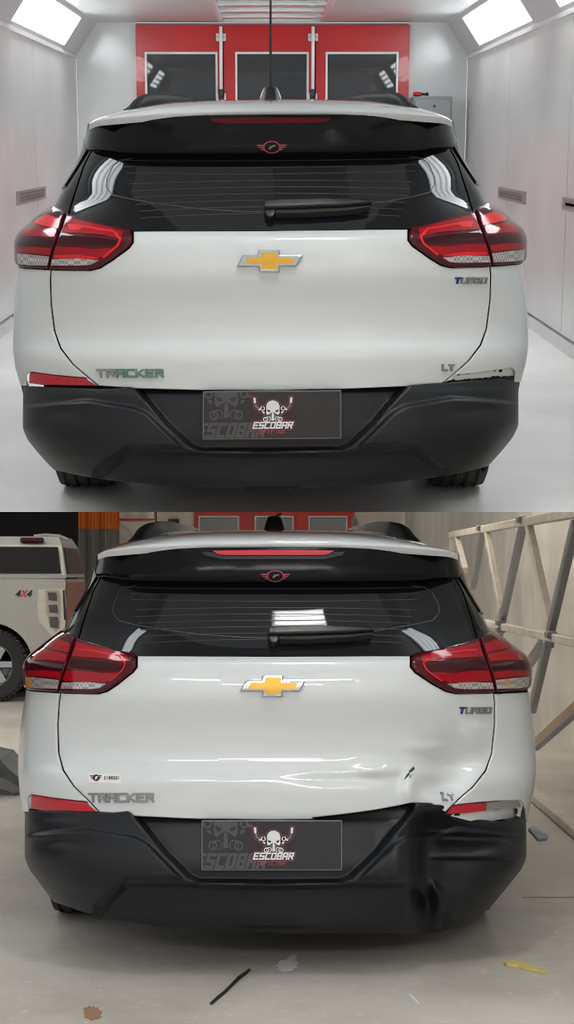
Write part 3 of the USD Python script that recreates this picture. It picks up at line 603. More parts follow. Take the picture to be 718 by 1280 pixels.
    eyes = unary_union([Polygon(z(q)) for q in ([(306, 238), (346, 256), (334, 272), (312, 264)], mz([(306, 238), (346, 256), (334, 272), (312, 264)]))])
    skull = Polygon(z([(297, 250), (295, 205), (310, 165), (340, 145), (371, 139), (402, 145), (432, 165), (447, 205), (445, 250), (447, 285), (430, 303), (408, 290), (385, 275), (357, 275), (334, 290), (312, 303), (295, 285)])).difference(eyes)
    filt = Polygon(z([(361, 280), (381, 280), (388, 366), (354, 366)]))
    cheeks = unary_union([Polygon(z(q)) for q in ([(340, 292), (356, 284), (350, 366), (330, 372), (322, 340)], mz([(340, 292), (356, 284), (350, 366), (330, 372), (322, 340)]))])
    rings, guns, handles = [], [], []
    for m in (lambda q: q, mz):
        c1 = Point(*z(m([(290, 352)]))[0]); rings.append(c1.buffer(3.2).difference(c1.buffer(2.1))); c3 = Point(*z(m([(318, 348)]))[0]); rings.append(c3.buffer(3.4).difference(c3.buffer(2.6)).intersection(box(0, 0, 999, 485 + 372 / 8.975)))
        c2 = Point(*z(m([(256, 228)]))[0]); rings.append(c2.buffer(2.9).difference(c2.buffer(1.7)).difference(box(c2.x - .5, c2.y - 4, c2.x + .5, c2.y - 1)))
        rings.append(Polygon(z(m([(205, 238), (228, 226), (240, 240), (215, 252)])))); rings.append(Polygon(z(m([(245, 262), (275, 262), (280, 288), (262, 282)]))))
        guns.append(Polygon(z(m([(150, 105), (178, 108), (181, 168), (158, 171)])))); handles.append(Polygon(z(m([(160, 178), (186, 172), (196, 205), (228, 222), (204, 238), (178, 222)]))))
    txt = word('ESCOBAR', 300 + 137 / 8.975, 300 + 585 / 8.975, 485 + 378 / 8.975, 485 + 458 / 8.975, 1.95, .28, .10)
    sub = word('OFICINA', 324.5, 355.5, 537.5, 542.8, .75, .2, .3)
    white = unary_union([skull, filt] + rings + guns); logo = unary_union([white, cheeks] + handles)
    clip = pl.buffer(-.6)
    def big(g): return affinity.scale(affinity.translate(g, 283 - 341.3, 0), 1.72, 1.9, origin=(283, 527)).intersection(clip)
    fx_, fy_ = 8.0, 7.0
    bigtxt = unary_union(word('ESCOBAR', 244, 330, 528, 547, 3.9, .28, .10)).intersection(clip)
    bl_ = affinity.translate(big(unary_union([skull, filt] + rings)), 0, -3).difference(bigtxt.buffer(.8)).intersection(clip)
    sep = affinity.translate(big(cheeks), 0, -3).difference(bigtxt.buffer(.8)).intersection(clip)
    f1 = logo.buffer(1.5).union(unary_union(txt).buffer(1.2))
    lay = lambda k: (lambda u, v: yp(u, v) - .0012 - k * .0005)
    car.add('print_faint_emblem', unary_union([bl_, bigtxt]).difference(f1.buffer(.6)), 'print_faint', p_, prof=lay(1), **kw)
    car.add('print_outline', f1.buffer(.45).difference(f1), 'print_red', p_, prof=lay(1), **kw)
    car.add('print_mask', unary_union([cheeks] + handles), 'print_grey', p_, prof=lay(1), **kw)
    car.add('print_emblem', white, 'print_white', p_, prof=lay(2), **kw)
    for g in txt: car.add('print_letter', g, 'print_white', p_, prof=lay(3), **kw)
    for g in sub: car.add('print_small_letter', g, 'print_red', p_, prof=lay(3), **kw)
    for x in (268, 412):
        for y_ in (489, 543): car.add('plate_tie', [(x, y_ + 1), (x + 1, y_), (x + .6, y_ + 4), (x + 1.8, y_ + 7), (x + .8, y_ + 7.2), (x - .3, y_ + 4)], 'plastic_trim', p_, prof=lay(5), kind='flat', thick=.004, res=12)
    # badges
    zb_ = lambda q: unroll([(280 + x / 5.983, 300 + y / 5.983) for x, y in q])
    o_ = zb_([(98, 200), (140, 115), (255, 115), (262, 78), (420, 78), (418, 115), (590, 115), (545, 200), (415, 200), (418, 240), (262, 240), (265, 200)])
    i_ = zb_([(158, 181), (178, 136), (278, 136), (284, 99), (402, 99), (400, 136), (530, 136), (508, 181), (400, 181), (400, 216), (284, 216), (280, 181)])
    e = car.add('emblem', o_, 'chrome', lift=.016, thick=.018, bevel=1.8, bev_m=.006, res=4, label='gold cross-shaped emblem with a chrome rim', smooth=25)
    car.add('emblem_face', i_, 'gold', e, lift=.020, thick=.006, res=4)
    def lettering(name, gs, mats, label, disp=None):
        w_ = t.empty(name, label)
        for g, m_ in zip(gs, mats): car.add('letter', g, m_, w_, lift=.006, thick=.006, res=5, disp=disp)
    roll = lambda gs: [shapely.transform(g, unroll) for g in gs]
    loww = lambda gs: [shapely.transform(shapely.segmentize(g, 2), inv_low) for g in gs]
    if not low:
        lettering('model_lettering', roll(word('TRACKER', 121.5, 205.5, 461, 472, 2.6, -.10, .12)), ['badge_silver'] * 2 + ['badge_green'] * 5, 'raised silver letters reading TRACKER')
        lettering('engine_lettering', roll(word('TURBO', 567.5, 607.5, 346.5, 354.5, 1.9, .2, .10)), ['badge_blue'] + ['badge_silver'] * 4, 'small raised letters reading TURBO')
        lettering('trim_lettering', roll(word('LT', 552, 568, 455, 463.5, 2.4, 0, .1)), ['badge_silver'] * 2, 'raised letters reading LT')
    else:
        lettering('model_lettering', loww(word('TRACKER', 112, 193.5, 991, 1003, 2.5, -.10, .12)), ['badge_silver'] * 7, 'raised silver letters reading TRACKER')
        lettering('engine_lettering', loww(word('TURBO', 573, 613, 883.5, 892, 1.9, .2, .10)), ['badge_blue'] + ['badge_silver'] * 4, 'small raised letters reading TURBO')
        lettering('trim_lettering', loww([affinity.rotate(g, 12 if k == 0 else -4, origin='center') for k, g in enumerate(word('LT', 553, 569, 992, 1001, 2.2, -.25, .05))]), ['badge_silver'] * 2, 'bent letters reading LT', dent)
        LOW_ = lambda q, **k: car.add('scratch', Polygon(inv_low(q)), 'scuff', tgp, lift=.001, thick=0, disp=dent)
        for q in ([(505, 975), (509, 968), (513, 964), (512, 969), (508, 973)], [(511, 964), (517, 958), (519, 961), (515, 965), (512, 966)], [(550, 990), (556, 992), (555, 994), (551, 993)], [(512, 972), (514, 968), (514.6, 969), (513, 973)]): LOW_(q)
        sk = Polygon(inv_low([(111, 966.5), (151, 968), (151, 979), (111, 977.5)])); d_ = car.add('dealer_sticker', sk, 'sticker_white', tgp, lift=.0006, thick=0, label='small white sticker with a red winged emblem')
        kw2 = dict(lift=.0012, thick=0)
        for sg in (-1, 1):
            for k in range(3): car.add('sticker_wing', Polygon(inv_low([(120 + sg * 2.5, 969 + k * 1.9), (120 + sg * (8 - k), 969 + k * 1.9), (120 + sg * (7 - k), 970.4 + k * 1.9), (120 + sg * 2.5, 970.4 + k * 1.9)])), 'sticker_red', d_, **kw2)
        c = Point(120.5, 972.3).buffer(4.2); car.add('sticker_disc', Polygon(inv_low(shapely.get_coordinates(c.exterior)[:-1])), 'sticker_black', d_, lift=.0018, thick=0)
        car.add('sticker_mark', Polygon(inv_low([(119, 975), (120, 970.5), (123, 970), (121.5, 973.5)])), 'sticker_white', d_, lift=.0022, thick=0)
        for g in loww(word('DIMAGGI', 130.5, 150, 970.2, 974.6, .75, 0, .35)): car.add('sticker_letter', g, 'sticker_black', d_, lift=.0012, thick=0)
        # grey trim tab hanging off the torn corner
        yt = D + .42; tab = [LOW.P(661, 1035, yt), LOW.P(667, 1032.5, yt), LOW.P(686, 1044, yt - .03), LOW.P(684, 1047.5, yt - .03), LOW.P(673, 1048.5, yt - .02)]
        tv = np.array(tab); tv = np.vstack([tv, tv + [0, .01, -.012]]); t.part('torn_trim_tab', trimesh.convex.convex_hull(tv), 'grey_tab', label='grey trim tab hanging off the torn bumper corner', smooth=20)


D_CAR = 5.1
up_t = Thing(UP, 'car', 'undamaged white hatchback car parked in the red-doored spray booth', 'car', (0, D_CAR + 2.0, 0))
build_car(Car(UP, D_CAR, warp_up, up_t), False)
low_t = Thing(LOW, 'car', 'white hatchback car with dented tailgate and crushed bumper corner on the workshop floor', 'car', (0, D_CAR + 2.0, 0))
build_car(Car(LOW, D_CAR, warp_low, low_t), True)

# ------------------------------------------------------------------ the spray booth on the upper deck
XW, YB, Y0 = 1.9, 16.1, 5.72
y_edge = H_UP / math.tan(A_UP)
ZW = float(UP.P(102, 70, YB)[2]); ZC = float(UP.P(128, 28, YB)[2]); XC = 1.69
single(UP, 'floor', 'pale grey painted floor of the spray booth', 'floor', slab_x(Polygon([(y_edge, 0), (YB + .1, 0), (YB + .1, -.15), (y_edge + .75, -.15)]), -2.1, 2.1), 'booth_floor', kind='structure', smooth=False)
seams = [YB, 13.2, 10.5, 7.8, 5.1, 2.4, 1.0]
def wall_clip(g):        # above the booth floor; in front of the deck's edge the walls stop at the line from deck edge to eye
    return g.intersection(Polygon([(0, H_UP + .02), (y_edge, .0), (YB, 0), (YB, 4), (0, 4)]))
for sg, nm in ((-1, 'wall_left'), (1, 'wall_right')):
    w = Thing(UP, nm, f'pale metal panel wall on the {"left" if sg < 0 else "right"} side of the spray booth', 'wall', (sg * XW, 8, 0), kind='structure')
    w.part('backing', slab_x(wall_clip(box(1.0, 0, YB, ZW)), sg * (XW + .02), sg * (XW + .05)), 'seam', smooth=False)
    for a, b in zip(seams[1:], seams[:-1]):
        w.part('panel', slab_x(wall_clip(box(a + .008, .10 if a > 5 else 0, b - .008, ZW)), sg * XW, sg * (XW + .02)), 'booth_wall', smooth=False)
    w.part('kick_strip', slab_x(box(y_edge, 0, YB, .085), sg * (XW - .015), sg * (XW + .02)), 'booth_wall', smooth=False)
    c = Thing(UP, 'trim', f'sloping grey light cove along the {"left" if sg < 0 else "right"} booth ceiling edge', 'cove', (sg * XW, 8, ZW), kind='structure')
    cove = lambda w_, y, o=0.0: np.array([sg * (XW + (XC - XW) * w_), y, ZW + (ZC - ZW) * w_]) + o * np.array([-sg * .87, 0, -.49])
    def cbox(y0, y1, w0, w1, o0, o1):
        return trimesh.convex.convex_hull(np.array([cove(a, y, o) for a in (w0, w1) for y in (y0, y1) for o in (o0, o1)]))
    lamps = [(12.0, 15.05), (7.85, 10.9), (5.25, 6.75)]
    edges = [YB] + [e for l in lamps for e in l[::-1]] + [3.2]
    for a, b in zip(edges[1::2], edges[0::2]): c.part('cove_panel', cbox(a, b, 0, 1, 0, -.03), 'booth_grey', smooth=False)
    for a, b in lamps:
        c.part('cove_strip', cbox(a, b, 0, .10, 0, -.03), 'booth_grey', smooth=False); c.part('cove_strip', cbox(a, b, .90, 1, 0, -.03), 'booth_grey', smooth=False)
    c.part('ledge', bx(min(sg * (XW - .02), sg * (XW + .02)), max(sg * (XW - .02), sg * (XW + .02)), 3.2, YB, ZW - .03, ZW), 'booth_white')
    for i, (a, b) in enumerate(lamps):
        where = ('nearest the red doors', 'second from the red doors', 'nearest the open end')[i]
        l = Thing(UP, 'ceiling_light', f'recessed four-tube light panel in the {"left" if sg < 0 else "right"} booth cove, {where}', 'light', cove(.5, (a + b) / 2), group='booth cove lights')
        l.part('housing', cat([cbox(a, b, .10, .90, -.09, -.10), cbox(a, a + .02, .10, .90, -.09, 0), cbox(b - .02, b, .10, .90, -.09, 0), cbox(a, b, .10, .12, -.09, 0), cbox(a, b, .88, .90, -.09, 0)]), 'lamp_reflector', smooth=False)
        for k in range(4):
            ww = .20 + k * .20; l.part('tube', tube([cove(ww, a + .06, -.035), cove(ww, (a + b) / 2, -.035), cove(ww, b - .06, -.035)], .022, 12), 'tube_booth')
            l.part('tube_end', cat([tube([cove(ww, y, -.035), cove(ww, y + .03, -.035)], .026, 10) for y in (a + .025, b - .055)]), 'booth_white')
# ceiling
ce = Thing(UP, 'ceiling', 'grey panelled ceiling of the spray booth', 'ceiling', (0, 9, ZC), kind='structure')
gx0, gx1, gy0, gy1 = -.50, .50, 9.5, 15.9
for x0, x1 in ((-XC, gx0), (gx1, XC)): ce.part('panel', bx(x0 + .004, x1 - .004, 5.0, YB, ZC, ZC + .03), 'booth_ceiling', smooth=False)
ce.part('panel', bx(gx0, gx1, 5.0, gy0, ZC, ZC + .03), 'booth_ceiling', smooth=False); ce.part('panel', bx(gx0, gx1, gy1, YB, ZC, ZC + .03), 'booth_ceiling', smooth=False)
g = Thing(UP, 'ceiling_grille', 'white slatted air filter grille in the middle of the booth ceiling', 'grille', (0, 12.7, ZC))
g.part('backing', bx(gx0, gx1, gy0, gy1, ZC + .06, ZC + .07), 'booth_grey', smooth=False)
g.part('frame', cat([bx(gx0, gx0 + .04, gy0, gy1, ZC - .012, ZC + .05), bx(gx1 - .04, gx1, gy0, gy1, ZC - .012, ZC + .05), bx(gx0, gx1, gy0, gy0 + .05, ZC - .012, ZC + .05), bx(gx0, gx1, gy1 - .05, gy1, ZC - .012, ZC + .05)]), 'booth_white')
for k in range(9): y = gy1 - .45 - k * .68; g.part('slat', bx(gx0 + .04, gx1 - .04, y - .10, y + .10, ZC - .008, ZC + .03, .006), 'booth_white')
# back wall and red doors
wb = Thing(UP, 'wall_back', 'white back wall of the spray booth around the red doors', 'wall', (0, YB, 0), kind='structure')
xd0, xd1 = float(UP.P(170, 32, YB)[0]), float(UP.P(511, 32, YB)[0])
hexa = Polygon([(-XW, 0), (XW, 0), (XW, ZW), (XC, ZC), (-XC, ZC), (-XW, ZW)])
for s0, s1 in ((-XW, xd0), (xd1, XW)): wb.part('panel', plate(hexa.intersection(box(s0 + .003, 0, s1 - .003, ZC)), YB, YB + .05), 'booth_white', smooth=False)
wb.part('backing', plate(hexa, YB + .06, YB + .09), 'seam', smooth=False)
def ux(u, v=90): return float(UP.P(u, v, YB)[0])
def vz(v): return float(UP.P(340, v, YB)[2])
doors = [(171, 279, 183.5, 271), (280.5, 393.5, 296, 384.5), (395, 511, 408.5, 496)]
ztop, wt, wbz = vz(31.5), vz(67), vz(165)
for i, (a, b, c_, d_) in enumerate(doors):
    dn = Thing(UP, f'door_{i + 1}', f'glossy red booth door with a dark window, {("left", "middle", "right")[i]} of the three', 'door', (ux((a + b) / 2), YB, 0), kind='structure')
    leaf = box(ux(a), 0.01, ux(b), ztop).difference(box(ux(c_), wbz, ux(d_), wt))
    dn.part('leaf', plate(leaf, YB - .06, YB - .01), 'booth_red', smooth=False)
    dn.part('pane', plate(box(ux(c_), wbz, ux(d_), wt), YB - .045, YB - .035), 'booth_glass', smooth=False)
    dn.part('window_trim', plate(box(ux(c_) - .012, wbz - .012, ux(d_) + .012, wt + .012).difference(box(ux(c_) + .008, wbz + .008, ux(d_) - .008, wt - .008)), YB - .075, YB - .03), 'booth_white', smooth=False)
    dn.part('lower_rail', plate(box(ux(a) + .06, .12, ux(b) - .06, .16), YB - .07, YB - .06), 'booth_red', smooth=False)
for i, u in enumerate((277, 391)):
    la = Thing(UP, 'latch_rod', f'white locking rod with square brackets on the {("left", "right")[i]} red door joint', 'latch', (ux(u), YB - .1, vz(125)), group='booth door latches')
    la.part('rod', tube([(ux(u), YB - .115, vz(112)), (ux(u), YB - .115, vz(70)), (ux(u), YB - .115, vz(34))], .016, 12), 'booth_white')
    la.part('bracket', bx(ux(u) - .048, ux(u) + .048, YB - .10, YB - .06, vz(52), vz(42.5), .006), 'booth_white')
    la.part('bolt', cat([tube([(ux(u) + s_ * .03, YB - .1, vz(47)), (ux(u) + s_ * .03, YB - .112, vz(47))], .007, 8) for s_ in (-1, 1)]), 'steel_grey')
    la.part('grip', tube([(ux(u), YB - .115, vz(123)), (ux(u), YB - .115, vz(118)), (ux(u), YB - .115, vz(112))], [.024, .028, .02], 12), 'plastic_trim')
    la.part('bracket', bx(ux(u) - .045, ux(u) - .026, YB - .11, YB - .06, vz(128), vz(117), .004), 'booth_white'); la.part('bracket', bx(ux(u) + .026, ux(u) + .045, YB - .11, YB - .06, vz(128), vz(117), .004), 'booth_white')
# switch cabinet in the right corner
yc = YB - .35
cx0, cx1, cz = float(UP.P(517, 120, yc)[0]), float(UP.P(566, 120, yc)[0]), float(UP.P(540, 120.5, yc)[2])
cb = Thing(UP, 'cabinet', 'grey steel control cabinet in the right back corner of the booth', 'cabinet', ((cx0 + cx1) / 2, yc, 0))
cb.part('body', bx(cx0, cx1, yc, YB - .02, 0, cz, .008), 'steel_grey'); cb.part('door', bx(cx0 + .015, cx1 - .015, yc - .02, yc, .05, cz - .03, .006), 'steel_grey')
cb.part('lock', tube([(cx0 + .20, yc - .02, cz - .09), (cx0 + .20, yc - .032, cz - .09)], .013, 12), 'plastic_trim')
tl = Thing(UP, 'torch', 'small red and black tool lying on top of the grey cabinet', 'tool', (cx0 + .05, yc + .1, cz))
tl.part('body', tube([(cx0 + .005, yc + .08, cz + .024), (cx0 + .04, yc + .08, cz + .024), (cx0 + .075, yc + .08, cz + .024)], [.018, .022, .02], 12), 'booth_red')
tl.part('head', tube([(cx0 + .075, yc + .08, cz + .024), (cx0 + .115, yc + .08, cz + .022), (cx0 + .15, yc + .08, cz + .024)], [.014, .012, .018], 12), 'plastic_trim')
# wall vents
def vent(sg, us, vs, where):
    a, b = UP.on_x(us[0], sum(vs) / 2, sg * XW), UP.on_x(us[1], sum(vs) / 2, sg * XW); y0, y1 = sorted((a[1], b[1]))
    ym = (us[0] + us[1]) / 2; z0, z1 = float(UP.on_x(ym, vs[1], sg * XW)[2]), float(UP.on_x(ym, vs[0], sg * XW)[2])
    v = Thing(UP, 'wall_vent', f'slotted metal vent in the {where}', 'vent', (sg * XW, (y0 + y1) / 2, z0), group=None)
    X = sg * (XW - .012); lo, hi = min(X, sg * XW), max(X, sg * XW)
    rim = box(y0, z0, y1, z1).difference(box(y0 + .12, z0 + .022, y1 - .12, z1 - .022))
    v.part('frame', slab_x(rim, lo, hi), 'vent_metal', smooth=False); v.part('backing', slab_x(box(y0 + .1, z0 + .02, y1 - .1, z1 - .02), sg * XW, sg * (XW - .003)), 'vent_dark', smooth=False)
    for k in range(3): zz = z0 + .03 + (z1 - z0 - .06) * (k + .5) / 3; v.part('slat', slab_x(box(y0 + .12, zz - .009, y1 - .12, zz + .009), lo, hi), 'vent_metal', smooth=False)
vent(-1, (20, 56), (236, 252.5), 'left booth wall above the tail light'); vent(1, (624.5, 658.5), (236.5, 252), 'right booth wall close to the tail light'); vent(1, (705, 740), (249, 266), 'right booth wall at the picture edge')

# ------------------------------------------------------------------ the workshop under the deck
YH, XR, XL = 26.0, 2.19, -9.0
single(LOW, 'floor', 'stained brown-grey concrete floor of the workshop', 'floor', cat([bx(XL, XR, -9, YH, -.12, 0)]), 'hall_floor', kind='structure', smooth=False)
jy = float(LOW.on_z(690, 1122)[1])
single(LOW, 'trim', 'thin dark joint line across the concrete workshop floor', 'joint', bx(1.0, XR, jy - .006, jy + .006, 0.0005, .0015), 'seam', kind='structure', smooth=False)
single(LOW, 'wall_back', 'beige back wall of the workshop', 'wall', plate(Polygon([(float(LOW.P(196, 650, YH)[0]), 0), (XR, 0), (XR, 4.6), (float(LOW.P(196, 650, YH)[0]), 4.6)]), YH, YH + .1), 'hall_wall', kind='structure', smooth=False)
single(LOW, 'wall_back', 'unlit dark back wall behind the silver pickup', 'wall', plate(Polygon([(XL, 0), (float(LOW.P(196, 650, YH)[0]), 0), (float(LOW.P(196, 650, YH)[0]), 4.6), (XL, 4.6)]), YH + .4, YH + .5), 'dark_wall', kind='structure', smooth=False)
# right wall: beige sheeting in folds
yy = np.arange(-4, YH, .06); rs = np.random.RandomState(11)
xs = XR - .03 - .025 * np.sin(yy * 3.1 + 1.3 * np.sin(yy * .7)) - .018 * np.sin(yy * 7.7 + 2)
zt = np.where(yy < 15, np.interp(yy, [-4, 0, 5.0, 5.72, 15], [3.2, 3.2, 1.45, 1.36, 3.6]), 4.4)
zs = np.linspace(0, 1, 12); Vw = np.stack([np.broadcast_to(xs[:, None], (len(yy), 12)) - .02 * np.sin(zs * 9)[None] * np.sin(yy * 2.2)[:, None], np.broadcast_to(yy[:, None], (len(yy), 12)), zt[:, None] * zs[None]], -1)
ii = np.arange(len(yy) * 12).reshape(len(yy), 12); q = np.stack([ii[:-1, :-1], ii[1:, :-1], ii[1:, 1:], ii[:-1, 1:]], -1).reshape(-1, 4)
Vb = Vw + [.03, 0, 0]; q2 = q[:, ::-1] + len(yy) * 12
single(LOW, 'wall_right', 'beige sheet-covered right wall of the workshop', 'wall', trimesh.Trimesh(np.vstack([Vw.reshape(-1, 3), Vb.reshape(-1, 3)]), np.vstack([q[:, [0, 2, 1]], q[:, [0, 3, 2]], q2[:, [0, 2, 1]], q2[:, [0, 3, 2]]]), process=False), 'tarp', kind='structure', smooth=True)
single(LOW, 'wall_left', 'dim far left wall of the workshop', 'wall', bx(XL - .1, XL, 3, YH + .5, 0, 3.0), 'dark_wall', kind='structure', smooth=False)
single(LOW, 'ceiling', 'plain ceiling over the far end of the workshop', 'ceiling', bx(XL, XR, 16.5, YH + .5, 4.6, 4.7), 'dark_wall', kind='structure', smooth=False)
# truss frame leaning along the right wall
XT = 1.62
tp = lambda x, y: LOW.on_x(540 + x / 3.556, 640 + y / 3.556, XT)
tr = Thing(LOW, 'truss_frame', 'galvanised steel truss frame standing along the beige right wall', 'frame', (XT, 10, 0))
def ext(a, b, k): return a + (b - a) * k
A_, B_ = tp(88, 103), tp(633, 5); C_, D_ = tp(240, 493), tp(633, 578)
tr.part('top_rail', beam(A_, ext(A_, B_, 1.25), .055, .05), 'dusty_frame'); tr.part('middle_rail', beam(ext(C_, D_, -.25), ext(C_, D_, 1.3), .05, .05), 'dusty_frame')
f0, f1 = LOW.on_x(674, 957, 1.50), LOW.on_x(718, 995.5, 1.50)
tr.part('floor_rail', beam([1.5, f0[1] + 2.2, .03], [1.5, f1[1] - .6, .03], .05, .07), 'dusty_frame')
for a, b, m, w in (((92, 100), (88, 175), 'dusty_frame', .05), ((112, 112), (150, 260), 'dusty_frame', .06), ((228, 72), (184, 335), 'galvanised', .06), ((246, 84), (312, 440), 'dusty_frame', .06), ((412, 34), (300, 548), 'galvanised', .06),
                   ((430, 50), (528, 500), 'dusty_frame', .06), ((640, 50), (447, 880), 'galvanised', .06), ((500, 578), (400, 720), 'galvanised', .06), ((660, 850), (455, 1035), 'wood_strip', .05), ((664, 872), (460, 1052), 'galvanised', .025)):
    tr.part('strut', beam(tp(*a), tp(*b), w, .045), m, label='wooden strut' if m == 'wood_strip' else None)
for x, y in ((228, 72), (412, 34), (318, 492), (318, 524), (545, 545), (532, 588)):
    c = tp(x, y); tr.part('bolt', bx(c[0] - .05, c[0] + .01, c[1] - .05, c[1] + .05, c[2] - .02, c[2] + .02, .006), 'steel_grey')
# red doors, wall panel, sign at the far end
def lx(u, y=YH): return float(LOW.P(u, 650, y)[0])
def lz(v, y=YH): return float(LOW.P(340, v, y)[2])
for i, (a, b, c_, d_) in enumerate(((299, 336, 306, 332), (337, 389, 347, 368), (390, 442, 382, 434))):
    if i == 1: c_, d_ = 315 + 26, 369
    dn = Thing(LOW, f'door_{i + 4}', f'red door with a grey window on the far workshop wall, {("left", "middle", "right")[i]} one', 'door', (lx((a + b) / 2), YH, 0), kind='structure')
    a, b, c_, d_ = ((248, 316, 249, 299), (317, 369, 318, 367), (370, 442, 385, 434))[i]
    if i == 0: a, c_, d_ = 243, 248, 299
    win = box(lx(c_ + 2), lz(700), lx(d_ - 1), lz(646.5)); leaf = box(lx(a), .01, lx(b), 2.7)
    dn.part('leaf', plate(leaf.difference(win), YH - .08, YH - .02), 'hall_red', smooth=False)
    dn.part('pane', plate(win, YH - .06, YH - .05), 'steel_grey', smooth=False)
    dn.part('window_trim', plate(win.buffer(.018, join_style='mitre').difference(win.buffer(-.006, join_style='mitre')), YH - .09, YH - .05), 'hall_wall', smooth=False)
hg = Thing(LOW, 'door_hinge', 'grey strap hinge beside the rightmost far red door', 'hinge', (lx(443), YH - .1, lz(657)))
hg.part('plate', bx(lx(439), lx(445), YH - .13, YH - .085, lz(658), lz(648), .004), 'steel_grey'); hg.part('pin', tube([(lx(442), YH - .14, lz(659)), (lx(442), YH - .14, lz(652.5)), (lx(442), YH - .14, lz(646))], .014, 10), 'vent_metal')
yp_ = 24.0
wp = Thing(LOW, 'foil_panel', 'foil-faced panel in a thin red frame beside the orange curtain', 'panel', (lx(171, yp_), yp_, 0))
wp.part('upper_face', plate(box(lx(147, yp_), lz(649.5, yp_), lx(194, yp_), 2.6), yp_, yp_ + .04), 'foil', smooth=False)
wp.part('lower_face', plate(box(lx(147, yp_), 0.02, lx(194, yp_), lz(649.5, yp_)), yp_ + .01, yp_ + .05), 'foil', smooth=False)
wp.part('flap', plate(Polygon([(lx(149, yp_), lz(651, yp_)), (lx(172, yp_), lz(674, yp_)), (lx(176, yp_), lz(674, yp_)), (lx(194, yp_), lz(652, yp_))]), yp_ - .02, yp_), 'cover_film', smooth=False)
wp.part('fold', beam((lx(176, yp_), yp_ - .03, lz(673, yp_)), (lx(193, yp_), yp_ - .03, lz(654, yp_)), .045, .02, (0, 1, 0)), 'foil_bright')
for a, b in (((147, 620), (147, 740)), ((194, 620), (194, 649)), ((147, 649.2), (194, 649.2))): wp.part('frame_bar', beam((lx(a[0], yp_), yp_ - .03, lz(a[1], yp_)), (lx(b[0], yp_), yp_ - .03, lz(b[1], yp_)), .024, .03, (0, 1, 0)), 'hall_red')
sgn = Thing(LOW, 'sign', 'small dark sign with yellow PERIGO lettering on the far beige wall', 'sign', (lx(217), YH, lz(654)))
sgn.part('board', bx(lx(210.5), lx(224.5), YH - .02, YH, lz(654), lz(648.7), .003), 'sign_dark')
for gl_ in word('PERIGO', 212, 223, 650, 652.8, .55, 0, .35): sgn.part('letter', plate(shapely.transform(gl_, lambda q: np.stack([(q[:, 0] - CX) / F * YH, lz(0) - (q[:, 1]) * (lz(0) - lz(1000)) / 1000], -1)), YH - .025, YH - .02), 'sign_yellow', smooth=False)
# strip curtain
yc_ = 22.0; cu = Thing(LOW, 'strip_curtain', 'strip curtain, orange above and clear below, beside the dark bay', 'curtain', (lx(122, yc_), yc_, 0))
xs_ = np.linspace(98, 148, 7)
for k in range(6):
    x0, x1 = lx(xs_[k], yc_), lx(xs_[k + 1] + 1.2, yc_); u_ = np.linspace(0, 1, 9)
    def stripm(z0, z1, y_):
        px = np.concatenate([x0 + (x1 - x0) * u_, (x0 + (x1 - x0) * u_)[::-1]]); py = np.concatenate([y_ + .045 * np.sin(np.pi * u_), (y_ + .006 + .045 * np.sin(np.pi * u_))[::-1]])
        m = trimesh.creation.extrude_polygon(Polygon(np.stack([px, py], -1)), z1 - z0, engine='earcut'); m.apply_translation([0, 0, z0]); return m
    yk = yc_ + (k % 2) * .03; zz = lz(660.5 + (k % 3) * .4, yc_)
    cu.part('orange_strip', stripm(zz, 2.7, yk), 'pvc_orange'); cu.part('clear_strip', stripm(.0, zz, yk), 'pvc_clear')
# silver pickup: its bed side and canopy face the camera
YP = 16.2
pz = lambda v, y=YP: float(LOW.P(340, v, y)[2]); px = lambda u, y=YP: float(LOW.P(u, 760, y)[0])
pk = Thing(LOW, 'pickup', 'silver pickup truck with a canopy parked at the left behind the damaged car', 'pickup truck', (-3.6, YP + .85, 0))
wcx, wcz, wr_ = px(-12), .37, .37
arch = Point(wcx, wcz).buffer(.43)
fx0 = wcx - 3.1
side = Polygon([(px(82), pz(728)), (px(80), pz(724)), (px(0), pz(723)), (wcx - 1.0, pz(723)), (wcx - 1.0, .42), (wcx, .42), (px(58), pz(838)), (px(66), pz(822)), (px(82), pz(800))])
pk.part('bed', plate(side.difference(arch), YP, YP + 1.7), 'pickup_paint', smooth=25)
cab = Polygon([(wcx - 1.02, .40), (wcx - 1.02, pz(722)), (wcx - 1.15, 1.68), (wcx - 2.1, 1.70), (wcx - 2.75, 1.18), (wcx - 3.75, 1.08), (wcx - 3.9, .9), (wcx - 3.9, .42), (wcx - 3.5, .42), (wcx - 3.1, .75), (wcx - 2.7, .42)])
pk.part('cab', plate(cab, YP + .04, YP + 1.66), 'pickup_paint', smooth=25)
pk.part('cab_window', plate(Polygon([(wcx - 1.25, 1.12), (wcx - 1.28, 1.58), (wcx - 2.05, 1.60), (wcx - 2.55, 1.12)]), YP + .02, YP + .05), 'pickup_glass')
